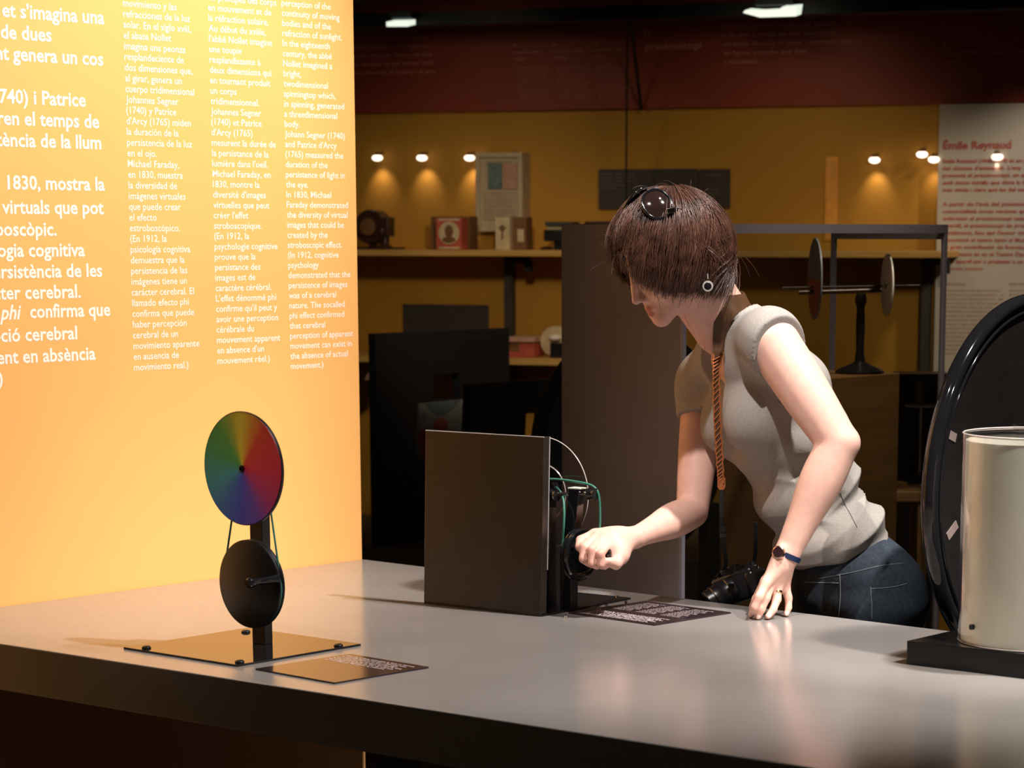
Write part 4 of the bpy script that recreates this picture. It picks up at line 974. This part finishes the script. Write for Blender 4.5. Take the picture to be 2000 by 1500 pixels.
wide = nrm(K[3] - K[0]); lng = nrm(mid(K[1], K[2], .5) - LWr); nor = np.cross(wide, lng)
handL.el(mid(LWr, mid(K[1], K[2], .5), .55), (.034, .046, .0145), np.array([wide, lng, nor]), .012)
handL.rc(LWr, mid(LWr, mid(K[1], K[2], .5), .4), .023, .020, .012)
th = [mid(LWr, K[0], .35) , W(1497, 1136, 5.045), W(1478, 1172, 5.060), ptz(1470, 1188, .008)]
handL.sub(SDF().chain(th, (.015, .0125, .0105, .0085), .006), .010)
handR = SDF()
FR = [([(1162, 1043, 5.075), (1134, 1055, 5.058), (1131, 1068, 5.038), (1142, 1080, 5.028)], (.0105, .0092, .0080, .0072)),
      ([(1168, 1048, 5.062), (1141, 1068, 5.028), (1139, 1092, 5.020), (1150, 1101, 5.036)], (.0106, .0092, .0082, .0072)),
      ([(1178, 1054, 5.052), (1156, 1074, 5.012), (1156, 1101, 5.008), (1166, 1106, 5.028)], (.0104, .0090, .0080, .0072)),
      ([(1188, 1062, 5.048), (1173, 1082, 5.002), (1174, 1104, 5.002), (1182, 1107, 5.022)], (.0096, .0082, .0074, .0066))]
Rc = W(1198, 1054, 5.065)
for pts, rr in FR:
    pp = PW_(pts); g = SDF().chain(pp, rr, .004); g.rc(mid(RWr, pp[0], .4), pp[0], .0165, .0108, .006); handR.sub(g, .0035)
handR.rc(RWr, Rc, .0205, .023, .012)
k0 = PW_([FR[0][0][0], FR[3][0][0]]); wd = nrm(k0[1] - k0[0]); lg = nrm(mid(k0[0], k0[1], .5) - RWr); lg = nrm(lg - wd * np.dot(lg, wd))
handR.el(mid(RWr, mid(k0[0], k0[1], .5), .55), (.034, .044, .017), np.array([wd, lg, np.cross(wd, lg)]), .012)
handR.sub(SDF().chain(PW_([(1222, 1062, 5.08), (1211, 1087, 5.040), (1203, 1101, 5.018), (1191, 1097, 5.006)]), (.018, .0165, .0118, .0090), .006), .008)
handR.el(W(1207, 1078, 5.05), (.022, .022, .024), None, .01)
arms.sub(handL, .010); arms.sub(handR, .010)

# ---- whole body
body = SDF(); body.sub(torso(-.012), .01)
nk0 = H(-.022, 0, -.075); nk1 = sp_[6] + BF * .012
body.rc(nk1, nk0, .056, .052, .03); body.rc(H(.02, 0, -.10), mid(nk1, sp_[5], .4) + BF * .05, .035, .032, .03)
body.sub(head, .012); body.sub(arms, .022)
hipL = sp_[0] + BL * .085 - Z * .03; hipR = sp_[0] - BL * .085 - Z * .03
for hp in (hipL, hipR): body.rc(hp, hp - Z * .10, .068, .064, .02)
LIPS = np.array([H(.104, 0, -.0865), H(.103, 0, -.097)])
def skin_cols(vs):
    c = np.tile(V(.78, .475, .39), (len(vs), 1))
    l = (vs - HPc) @ HAX.T
    d = np.minimum(np.sqrt(((l - V(.100, 0, -.0865)) / V(1, 3.2, 1)) ** 2 @ np.ones(3)), np.sqrt(((l - V(.100, 0, -.0965)) / V(1, 3.0, 1)) ** 2 @ np.ones(3)))
    w = np.clip((.0085 - d) / .003, 0, 1)[:, None] * (np.abs(l[:, 1]) < .024)[:, None]
    c = c * (1 - w) + V(.58, .20, .17) * w
    for pts, k in ((tips + dips + pips + K, .5), (sum([PW_(p) for p, _ in FR], []), .6)):
        dm = np.min([np.sqrt(((vs - p) ** 2).sum(1)) for p in pts], axis=0); w = np.clip((.018 - dm) / .014, 0, 1)[:, None] * k
        c = c * (1 - w) + V(.74, .33, .25) * w
    return c
feet_z = 0.0
woman = empty('person', V(sp_[0][0], sp_[0][1], 0), 'woman in grey top and jeans leaning over the table turning a crank', 'person')
lo = (-.08, 4.93, .76); hi = (.78, 5.62, 1.74)
bo_, bvs, bfs = sdf_mesh('body', body, lo, hi, .0032, 'skin', woman, 2, skin_cols, True)
# eyes, brows, lashes, nails
for s in (-1, 1):
    eb = MB().ball(H(.0795, s * .032, -.0215), .0118, HAX, 18).build('eye', 'eye_white', woman, smooth=180)
    MB().ball(H(.0885, s * .0325, -.0275), (.0035, .0050, .0050), HAX, 14).build('iris', 'iris_dark', eb, smooth=180)
    MB().tube([H(.0905 - .006 * abs(t - .5) ** 2 * 4 * 1.2, s * (.020 + .026 * t), -.0300 + .003 * t) for t in np.linspace(0, 1, 9)], .0011, 6).build('eyelashes', 'hair_under', woman)
    MB().tube([H(.0965 - .012 * t, s * (.014 + .034 * t), .006 + .006 * math.sin(math.pi * t * .8)) for t in np.linspace(0, 1, 9)], [.0018, .0026, .003, .003, .003, .0026, .002, .0015, .0008], 6).build('eyebrow', 'hair_brown', woman)
for i in range(4):
    d = nrm(tips[i] - dips[i]); sd = nrm(np.cross(d, V(0, -1, 0))); n_ = np.cross(sd, d); n_ = n_ if n_[1] < 0 else -n_
    MB().ball(tips[i] - d * .001 + n_ * (.0052 if i < 3 else .0048), (.0042, .0062, .0016), (sd, d, n_), 12).build('fingernail', 'nail', bo_, smooth=180)

# ---- clothing: top
A5 = axat(5)
shirt = torso(.006)
for s, sh, el in ((1, LSh, LEl), (-1, RSh, REl)):
    d = nrm(el - sh); L_ = .030 if s > 0 else .062
    shirt.rc(sh - d * .01, sh + d * L_, .0565 if s > 0 else .053, .0555 if s > 0 else .053, .045)
tax = nrm(sp_[4] - sp_[1])
def folds(P, d):
    t = (P - sp_[0]) @ tax; l = (P - sp_[2]); f = l @ BF; s = l @ BL
    n = noise3(P, 14, 3)
    w = np.exp(-((t - .17) / .12) ** 2) * np.clip(.55 - f * 5, 0.12, 1.3)
    rg = lambda x: 1 - 2 * np.abs(np.sin(x)) ** .8
    a = -rg(t * 62 + f * 17 + 1.9 * n + s * 7) * .0042 * w
    w2 = np.exp(-((t - .20) / .10) ** 2) * np.clip(f * 8 + .5, 0, 1)
    a -= rg(t * 44 - f * 30 + 1.6 * noise3(P, 12, 5)) * .0040 * w2
    w4 = np.exp(-((t - .06) / .06) ** 2)
    a -= rg(t * 50 + s * 12 + f * 9 + 2.0 * noise3(P, 15, 8)) * .0022 * w4
    w3 = np.exp(-((t - .33) / .06) ** 2) * np.clip(.5 + f * 5, 0, 1)
    a += np.sin(t * 46 + f * 60 + 2 * noise3(P, 10, 9)) * .0020 * w3
    a += noise3(P, 30, 11) * .0010
    return d + a * np.clip(1 - np.maximum(0, d - .02) / .02, 0, 1)
shirt.fn(folds)
# neckline, arm holes and hem
neck = SDF()
nb_ = W(1392, 766, 5.2)
chest_front = sp_[5] + A5[0] * .10 + A5[2] * .005
neck.rc(sp_[6] + A5[2] * .06 + A5[0] * .02, sp_[5] + A5[0] * .115 + A5[2] * .020, .072, .055, .02)
neck.rc(sp_[5] + A5[0] * .10 + A5[2] * .03, sp_[5] + A5[0] * .14 - A5[2] * .012, .055, .048, .02)
neck.rc(sp_[6] + A5[2] * .03, sp_[6] + A5[2] * .15, .066, .075, .02)
shirt.cut(neck)
dL = nrm(LEl - LSh); nL = nrm(BL * .80 + dL * .42 + BF * -.05); pL = LSh + BL * .024
dR = nrm(REl - RSh); pR = RSh + dR * .075
def armhole(P, d):
    sp1 = (P - pL) @ nL
    near = np.sqrt(((P - LSh) ** 2).sum(1)) - .125
    d = np.maximum(d, np.where(near < 0, sp1, -1))
    sp2 = (P - pR) @ dR; near2 = np.sqrt(((P - pR) ** 2).sum(1)) - .075
    return np.maximum(d, np.minimum(sp2, -near2))
shirt.fn(armhole)
hb0, hb1 = W(1548, 1136, 5.1), W(1752, 1056, 5.25)
hx = nrm((hb1 - hb0) * V(1, 0, 1)); hn = nrm(V(hx[2], 0, -hx[0]))
if hn[2] > 0: hn = -hn
def hem(P, d): return np.maximum(d, (P - hb0) @ hn + .006 * np.sin((P @ hx) * 22))
shirt.fn(hem)
so_, svs, sfs = sdf_mesh('shirt', shirt, (.10, 5.0, .86), (.72, 5.60, 1.56), .0030, 'shirt_grey', woman, 2)
# jeans
jeans = SDF()
jeans.el(sp_[0] + Z * .015, (.114, .162, .118), axat(0), .03)
for hp, s in ((hipL, 1), (hipR, -1)):
    jeans.el(hp - BF * .038 + Z * .015, (.088, .088, .10), (BF, BL, Z), .03)
    kn = V(hp[0], hp[1], .48) + BF * .02 + BL * s * .005; an = V(hp[0], hp[1], .09) - BF * .02 + BL * s * .01
    jeans.rc(hp - Z * .02, kn, .092, .062, .03); jeans.rc(kn - BF * .005, an, .060, .048, .02)
wx = nrm(hx + V(.0, 0, .12)); wn = V(-wx[2], 0, wx[0])
def waist(P, d):
    d = np.maximum(d, (P - (sp_[0] + (hb0 + hb1 - 2 * sp_[0]) / 2 * V(1, 0, 1))) @ -hn - .060)
    d = np.maximum(d, .055 - P[:, 2])
    z = P[:, 2]; return d + noise3(P * V(1, 1, 1.6), 16, 21) * .0020 + np.sin(z * 85 + noise3(P, 14, 22) * 3) * .0016 * np.exp(-((z - .83) / .06) ** 2)
jeans.fn(waist)
jo_, jvs, jfs = sdf_mesh('jeans', jeans, (.30, 4.98, .03), (.80, 5.62, 1.10), .0045, 'denim', woman, 2)
for hp, s in ((hipL, 1), (hipR, -1)):
    an = V(hp[0], hp[1], 0) - BF * .02 + BL * s * .01
    S_ = SDF().rc(an + Z * .035 - BF * .03, an + BF * .14 + Z * .026, .036, .028, .02).rc(an + Z * .05 - BF * .02, an + Z * .09, .040, .044, .02)
    S_.fn(lambda P, d: np.maximum(d, .003 - P[:, 2]))
    sdf_mesh('shoe', S_, an - V(.22, .18, .01), an + V(.14, .14, .15), .006, 'shoe_dark', woman, 2)

# ---- lines laid on the clothes (seams, stitches, strap)
def bvh(vs, fs): return BVHTree.FromPolygons([Vector(v) for v in vs], [tuple(int(i) for i in f) for f in fs])
bvS, bvJ, bvB = bvh(svs, sfs), bvh(jvs, jfs), bvh(bvs, bfs)
def hit(trees, u, v, off=.001):
    d = nrm(ray(u, v)); best = None
    for t in trees:
        r = t.ray_cast(Vector(CAM), Vector(d))
        if r[0] is not None and (best is None or r[3] < best[1]): best = (np.array(r[0]) - d * off, r[3], np.array(r[1]))
    return best
def drawn(trees, pts, n, r, name, m, parent, off=.0002):
    P = spline([V(u, v, 0) for u, v in pts], n); q = [hit(trees, p[0], p[1], off) for p in P]; q = [x[0] for x in q if x is not None]
    if len(q) > 2: return MB().tube(q, r, 6).build(name, m, parent, smooth=180)
drawn([bvS], [(1641, 962), (1650, 985), (1660, 1003), (1674, 1030)], 30, .0008, 'side_seam', 'shirt_seam', so_)
drawn([bvS], [(1553, 1120), (1600, 1117), (1650, 1102), (1700, 1078), (1748, 1042)], 60, .0009, 'hem_stitch', 'shirt_edge', so_)
for pts in ([(1570, 1137), (1600, 1138), (1638, 1139)], [(1640, 1122), (1641, 1160), (1638, 1204)], [(1772, 1140), (1740, 1147), (1701, 1150)], [(1700, 1146), (1703, 1180), (1703, 1210)], [(1600, 1130), (1660, 1119), (1720, 1105), (1765, 1100)]):
    drawn([bvJ], pts, 40, .0009, 'stitching', 'denim_thread', jo_)
# ---- jewellery
p = mid(K[2], pips[2], .55); d = nrm(pips[2] - K[2])
o = MB().lathe(p, d, [(.0098, -.0022), (.0112, -.0018), (.0112, .0018), (.0098, .0022)], 32, close=True).build('ring', 'gold', woman); o['label'] = 'gold ring on the hand resting on the table'
wd_ = nrm(LWr - LEl); wp = LWr + wd_ * .004
o = MB().lathe(wp, wd_, [(.0278, -.0055), (.0296, -.0048), (.0296, .0048), (.0278, .0055)], 48, close=True)
wo = o.build('wristwatch', 'watch_navy', woman); wo['label'] = 'small wristwatch on a navy strap'
vd = nrm(V(-.62, -1, .12)); vd = nrm(vd - wd_ * np.dot(vd, wd_)); fcp = wp + vd * .0365 + wd_ * .001
MB().lathe(fcp, vd, [(.001, -.004), (.0125, -.004), (.0135, -.001), (.0130, .0045), (.0105, .0055), (.0105, .0040), (.001, .0040)], 40).build('watch_case', 'rose_metal', wo)
MB().lathe(fcp + vd * .0042, vd, [(.001, 0), (.0103, 0), (.0103, .0006), (.001, .0006)], 32).build('watch_face', 'watch_face', wo)
ex = H(-.006, .098, -.092)
o = MB().tube([ex + Z * .024 + HS * -.002, ex + Z * .014], .0008, 6); o.lathe(ex, V(-.2, -1, 0), [(.0075, -.0012), (.0082, -.0022), (.0102, -.0016), (.0106, 0), (.0102, .0010), (.0075, .0012)], 32, close=True)
eo = o.build('earring', 'silver', woman); eo['label'] = 'round silver earring with a dark centre'
MB().ball(ex, (.0085, .0085, .002), (nrm((1, -.2, 0)), Z, nrm((-.2, -1, 0))), 16).build('stone', 'gloss_black', eo)
nk = [hit([bvB], u, v, .0006) for u, v in [(p[0], p[1]) for p in spline([V(1372, 655, 0), V(1376, 680, 0), V(1380, 700, 0), V(1383, 712, 0)], 16)]]
nk = [x[0] for x in nk if x]
if len(nk) > 2:
    no = MB().tube(nk, .0006, 6).build('necklace', 'gold', woman); MB().ball(nk[-1], (.003, .003, .004)).build('pendant', 'gold', no)

# ---- hair: dark base plus combed strands
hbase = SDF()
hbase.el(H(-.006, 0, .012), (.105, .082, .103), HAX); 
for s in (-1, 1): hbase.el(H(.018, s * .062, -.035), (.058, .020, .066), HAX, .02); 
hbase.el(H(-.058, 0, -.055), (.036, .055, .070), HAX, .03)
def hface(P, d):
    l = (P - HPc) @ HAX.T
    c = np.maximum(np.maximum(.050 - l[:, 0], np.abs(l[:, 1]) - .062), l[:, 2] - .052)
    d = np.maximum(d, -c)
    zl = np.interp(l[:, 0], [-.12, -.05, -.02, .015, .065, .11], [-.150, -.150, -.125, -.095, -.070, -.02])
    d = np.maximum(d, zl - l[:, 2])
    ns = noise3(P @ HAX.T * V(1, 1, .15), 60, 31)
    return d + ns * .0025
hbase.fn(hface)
hair = empty('hair', ORG[woman.name], None, None); hair.parent = woman; hair.location = (0, 0, 0)
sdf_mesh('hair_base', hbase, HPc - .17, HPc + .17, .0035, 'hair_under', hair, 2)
rs = np.random.RandomState(5)
NS, NT = 15000, 18
NG = 700
pole = nrm(V(-.50, 0, .86)); R0 = V(.110, .087, .108)
def fib(n):
    i = np.arange(n) + .5; ph = np.arccos(1 - 2 * i / n); th = math.pi * (1 + 5 ** .5) * i; return np.stack([np.cos(th) * np.sin(ph), np.sin(th) * np.sin(ph), np.cos(ph)], 1)
gd = fib(NG * 2); gd = gd[(gd @ pole) > .05][:NG]; NG = len(gd)
gi = rs.randint(0, NG, NS); dirs = gd[gi] + rs.normal(size=(NS, 3)) * .045; dirs /= np.linalg.norm(dirs, axis=1)[:, None]
lay = 1.0 + rs.uniform(0, 1, NS) ** 1.5 * .085 + rs.uniform(-.5, .5, NG)[gi] * .075
Wd = HAX @ V(0, 0, -1)                                   # gravity in the head's frame
P = dirs * R0 * lay[:, None]
t0 = P - (P @ pole)[:, None] * pole; t0 /= np.linalg.norm(t0, axis=1)[:, None] + 1e-9
part = np.sign(dirs[:, 1] + rs.normal(size=NS) * .02)
bias = np.stack([np.clip(dirs[:, 0] + .35, 0, .6) * .9, part * .55 * (dirs[:, 0] > .1), np.zeros(NS)], 1)
vel = t0 + bias; vel /= np.linalg.norm(vel, axis=1)[:, None]; Ls = rs.uniform(.20, .30, NS); swirl = rs.normal(size=(NG, 3))[gi] * .10 + rs.normal(size=(NS, 3)) * .05
path = [P.copy()]; alive = np.ones(NS, bool); endi = np.full(NS, NT)
for k in range(NT):
    nrmv = P / (R0 * R0); nrmv /= np.linalg.norm(nrmv, axis=1)[:, None]
    g = Wd[None] * (.05 + .016 * k) + np.array([[.035, 0, 0]]) * (np.where(P[:, 0] > -.05, 1, .4) * (1 if k > 3 else 0))[:, None]
    vel = vel + g + swirl * .25
    far = np.clip(np.linalg.norm(P / R0, axis=1) / lay - 1.10, 0, .4); vel = vel - nrmv * (far * 2.2 * (P[:, 2] > -.09))[:, None]
    inw = np.sum(vel * nrmv, 1); tight = np.linalg.norm(P / R0, axis=1) / lay
    vel = vel - nrmv * np.where(tight < 1.12, inw * .9, inw * .15)[:, None]
    vel /= np.linalg.norm(vel, axis=1)[:, None]
    P = P + vel * (Ls / NT)[:, None]
    q = np.linalg.norm(P / R0, axis=1); inside = (q < lay) & (P[:, 2] > -.085)
    P = np.where(inside[:, None], P * (lay / q)[:, None], P)
    wave = np.sin(k * .62 + gi * 1.7)[:, None] * .0022 * (.3 + k / NT); P = P + wave * np.array([[1, .35, .2]])
    path.append(P.copy())
path = np.array(path)                                     # NT+1, NS, 3
vs = []; fs = []
for i in range(NS):
    pts = path[:, i]
    zl = np.interp(pts[:, 0], [-.13, -.05, -.02, .015, .065, .11], [-.158, -.152, -.125, -.098, -.074, -.028]) + rs.normal() * .011
    bad = (pts[:, 2] < zl) | ((pts[:, 0] > .074) & (np.abs(pts[:, 1]) < .056) & (pts[:, 2] < .050 - (.0 if rs.rand() < .97 else .05)))
    n_ = int(np.argmax(bad)) if bad.any() else len(pts)
    if n_ < 5: continue
    p = pts[:n_]; r0 = rs.uniform(.00035, .00075)
    d = np.gradient(p, axis=0); d /= np.linalg.norm(d, axis=1)[:, None] + 1e-9
    nn_ = p / (R0 * R0); x = np.cross(d, nn_); x /= np.linalg.norm(x, axis=1)[:, None] + 1e-9; y = np.cross(x, d)
    tt = np.linspace(0, 1, n_); rr_ = r0 * np.clip(np.minimum(1, .6 + tt * 2) * (1 - .75 * tt ** 4), .1, 1)
    b0 = len(vs)
    ring = [p + x * rr_[:, None] * 1.5, p + y * rr_[:, None] * .8 - x * rr_[:, None] * .6, p - y * rr_[:, None] * .8 - x * rr_[:, None] * .6]
    st = np.stack(ring, 1).reshape(-1, 3); vs.extend(st)
    for a in range(n_ - 1):
        for c in range(3): fs.append((b0 + a * 3 + c, b0 + a * 3 + (c + 1) % 3, b0 + a * 3 + 3 + (c + 1) % 3, b0 + a * 3 + 3 + c))
vs = HPc + np.array(vs) @ HAX
link_mesh('hair_strands', vs, fs, 'hair_brown', hair, smooth=180)
# loose flyaway hairs and front wisps
k = MB()
for i in range(60):
    a = rs.uniform(0, 6.28); b = nrm(V(math.cos(a), rs.uniform(-.7, .9), math.sin(a) * .8 + .45)); p0 = b * R0 * 1.04; dv = nrm(np.cross(b, rs.normal(size=3)) + b * .25)
    pts = [p0 + dv * t * .05 + b * t * (1 - t * .7) * .03 + Wd * t * t * .02 for t in np.linspace(0, 1, 8)]
    k.tube([HPc + q_ @ HAX for q_ in pts], [.0003] * 7 + [.0001], 3)
for i in range(40):
    s = rs.uniform(.020, .066) * (1 if i % 3 else -1); f0 = .104 - s * s * 7
    pts = [V(f0 + .010 * math.sin(t * 2.6) - .012 * t, s * (1 + .1 * t), .055 - .100 * t) + V(0, .004 * math.sin(t * 4 + i), 0) for t in np.linspace(0, rs.uniform(.6, 1), 10)]
    k.tube([HPc + q_ @ HAX for q_ in pts], [.0005] * 9 + [.0002], 3)
k.build('loose_hairs', 'hair_brown', hair, smooth=180)

# ---- sunglasses pushed up on the head
gc = W(1262, 393, 5.152); sg = empty('sunglasses', gc, 'black sunglasses pushed up on top of the woman\'s brown hair', 'sunglasses')
GS = nrm((.57, -.80, -.17)); gn = nrm((-.45, -.30, .84)); gn = nrm(gn - GS * np.dot(gn, GS)); gv = np.cross(GS, gn); gv = gv if np.dot(gv, HF) < 0 else -gv          # lens normal and lens up
def lens(s):
    c = gc + GS * s * .036; n_ = nrm(gn + GS * s * .95); x = nrm(GS * s - n_ * np.dot(GS * s, n_)); y = np.cross(n_, x); y = y if np.dot(y, gv) > 0 else -y
    out = []; N_ = 40
    for i in range(N_):
        a = 2 * math.pi * i / N_; ca, sa = math.cos(a), math.sin(a)
        out.append(c + x * .031 * math.copysign(abs(ca) ** .9, ca) + y * (.0285 * math.copysign(abs(sa) ** .9, sa) - .002 * ca))
    return c, n_, out
fr_ = MB()
rims = []
for s in (-1, 1):
    c, n_, out = lens(s); rims.append((c, n_, out))
    m_ = MB(); m_.add([c + n_ * .006] + [c + (p - c) * .55 + n_ * .0045 for p in out] + [p for p in out], [(0, 1 + i, 1 + (i + 1) % 40) for i in range(40)] + [(1 + i, 41 + i, 41 + (i + 1) % 40, 1 + (i + 1) % 40) for i in range(40)])
    m_.add([c - n_ * .001] + [p - n_ * .0025 for p in out], [(0, 1 + (i + 1) % 40, 1 + i) for i in range(40)])
    m_.build('lens', 'sunglass_lens', sg, smooth=180); MB().tube(out, .0032, 8, closed=True).build('rim', 'sunglass_black', sg, smooth=180)
MB().tube(spline([gc - GS * .008 + gn * .004, gc + gv * .004 + gn * .007, gc + GS * .008 + gn * .004], 9), .0030, 8).build('bridge', 'sunglass_black', sg, smooth=180)
for s in (-1, 1):
    a0 = gc + GS * s * .064 - gn * .012
    pts = spline([a0, H(-.030, s * .080, .060), H(-.060, s * .080, .030), H(-.085, s * .070, .000)], 16)
    t_ = MB().ribbon(pts, [.007 - .0003 * i for i in range(16)], .0018, [gv] * 16).build('temple', 'sunglass_black', sg, bev=.0008)
    MB().box(a0 + (pts[2] - a0) * .5 + GS * s * .004 + gn * .003, (.0095, .0016, .0052), (nrm(pts[2] - a0), nrm(np.cross(gv, pts[2] - a0)), nrm(np.cross(pts[2] - a0, np.cross(gv, pts[2] - a0))))).build('emblem', 'chrome', t_, bev=.001)

# ---- camera on its leather strap
cm = W(1444, 1146, 5.325); sg2 = empty('hanging_camera', cm - Z * .05, 'black camera hanging from the woman\'s brown leather neck strap', 'camera')
cx = nrm(V(.80, -.42, .36)); cy = nrm(np.cross(Z, cx)); cy = cy if cy[1] > 0 else -cy; cz = np.cross(cx, cy); cz = cz if cz[2] > 0 else -cz
CA = (cx, cy, cz)
k = MB().box(cm, (.050, .026, .032), CA); k.build('camera_body', 'camera_black', sg2, bev=.008)
MB().box(cm + cz * .036 - cx * .004, (.019, .022, .011), CA).build('viewfinder_hump', 'camera_black', sg2, bev=.006)
MB().box(cm + cx * .048 - cy * .010 - cz * .004, (.012, .034, .028), CA).build('grip', 'camera_black', sg2, bev=.009)
MB().cyl(cm + cx * .034 + cz * .032, cm + cx * .034 + cz * .040, .010).build('dial', 'camera_black', sg2)
MB().cyl(cm - cx * .034 + cz * .032, cm - cx * .034 + cz * .038, .009).build('dial', 'chrome', sg2)
ld = nrm(V(-.86, -.22, -.46)); lb = cm + ld * .012
lo_ = MB().lathe(lb, ld, [(.001, 0), (.030, 0), (.031, .012), (.029, .014), (.029, .030), (.0305, .032), (.0305, .046), (.0285, .048), (.029, .062), (.027, .064), (.022, .060), (.001, .058)], 48).build('lens', 'camera_black', sg2)
MB().lathe(lb + ld * .0585, ld, [(.001, .004), (.012, .003), (.021, .0005), (.021, 0), (.001, 0)], 32).build('glass', 'lens_glass', lo_)
for hh2, rr2 in ((.013, .0314), (.047, .0309)): MB().lathe(lb + ld * hh2, ld, [(rr2, -.0006), (rr2 + .0006, 0), (rr2, .0006), (rr2 - .001, 0)], 48, close=True).build('ring', 'dark_steel', lo_)
for s in (-1, 1): MB().lathe(cm + cx * s * .052 + cz * .026, cy, [(.004, -.001), (.0055, 0), (.004, .001), (.003, 0)], 20, close=True).build('strap_lug', 'chrome', sg2)
# strap: follows the neck and the front of the top, then hangs
def on_front(u, v, off, Ymax=5.22):
    h_ = hit([bvS, bvB], u, v, off); return h_[0] if h_ is not None and h_[0][1] < Ymax else None
cl_px = [(1437, 583, 30), (1424, 600, 27), (1412, 625, 22), (1407, 655, 18), (1403, 685, 13), (1400, 712, 9), (1399, 745, 8), (1400, 790, 8), (1402, 840, 8), (1405, 885, 8), (1407, 920, 7), (1409, 945, 6)]
cp = spline([V(u, v, w) for u, v, w in cl_px], 46); pts = []; wd2 = []; lastY = 5.15
for u, v, w in cp:
    h_ = on_front(u, v, .006)
    if h_ is not None: lastY = h_[1]
    pts.append(W(u, v, lastY)); wd2.append(w * lastY / FPX)
for _ in range(6):
    ys = [p[1] for p in pts]; ys = [ys[0]] + [min(ys[i], (ys[i - 1] + ys[i] * 2 + ys[i + 1]) / 4) for i in range(1, len(ys) - 1)] + [ys[-1]]
    pts = [W(c_[0], c_[1], y_) for c_, y_ in zip(cp, ys)]
nu = nrm(nk0 - nk1); nf = nrm(BF - nu * np.dot(BF, nu)); nb = nk1 + nu * .022
bk = [nb + nf * .02 - BL * .062 - nu * .02, nb - nf * .035 - BL * .052, nb - nf * .058 - BL * .012, nb - nf * .046 + BL * .034]
full = spline(bk + [pts[3]], 18)[:-1] + pts[3:]; nb__ = len(full) - len(pts) + 3
sds = []
for i in range(len(full)):
    dd = nrm(full[min(i + 1, len(full) - 1)] - full[max(i - 1, 0)]); rv = full[i] - nk1; rv = nrm(rv - nu * np.dot(rv, nu))
    w_ = np.clip((i - nb__ * .70) / (nb__ * .45), 0, 1); nn3 = nrm(rv * (1 - w_) + V(-.12, -1, .1) * w_)
    c_ = nrm(np.cross(dd, nn3)); sds.append(c_ if not sds or np.dot(c_, sds[-1]) > 0 else -c_)
st = MB().ribbon(full, list(np.linspace(.012, .0175, nb__)) + list(np.array(wd2[3:]) * np.linspace(.75, 1, len(wd2) - 3)), .0016, sds); so2 = st.build('neck_strap', 'leather_brown', sg2, bev=.0006)
so2['label'] = 'brown leather strap with orange lacing'
k = MB()
for sgn in (-1, 1):
    q_ = [p + nrm(V(1, -.15, .25)) * sgn * w * .80 - V(0, .0026, 0) + V(.0012 * math.sin(i * 2.2), 0, 0) for i, (p, w) in enumerate(zip(pts, wd2)) if i > 16]
    if sgn > 0: k.tube(q_, .0015, 5)
    else: k.tube(q_, .0013, 5)
for i in range(18, 44):
    a, b = pts[i], pts[min(i + 1, 45)]; n_ = V(0, .0024, 0)
    k.tube([a + V(1, 0, .2) * wd2[i] * .8 - n_, b - V(1, 0, .2) * wd2[i] * .8 - n_], .0012, 4)
k.build('lacing', 'leather_orange', so2)
tip = pts[-1]; MB().ribbon([tip + Z * .012, tip - Z * .006, tip - Z * .012], [.008, .008, .004], .0022, V(1, 0, 0)).build('strap_end', 'leather_orange', so2)
l1 = cm - cx * .052 + cz * .028; w1 = [tip - Z * .004, W(1409, 1000, tip[1] + .004), W(1413, 1060, 5.27), W(1417, 1105, 5.31), l1]
MB().ribbon(spline(w1, 20), .0042, .0010, V(1, -.2, 0)).build('webbing', 'webbing_black', sg2)
for v_ in (1032, 1045): MB().box(W(1412, v_, tip[1] + .004), (.0065, .003, .004), (V(1, 0, 0), V(0, 1, 0), Z)).build('buckle', 'gloss_black', sg2, bev=.001)
r1 = cm + cx * .040 + cz * .030; MB().ribbon(spline([W(1476, 1020, 5.24), W(1476, 1060, 5.27), W(1474, 1090, 5.31), r1], 16), .0040, .0010, V(1, -.2, 0)).build('webbing', 'webbing_black', sg2)
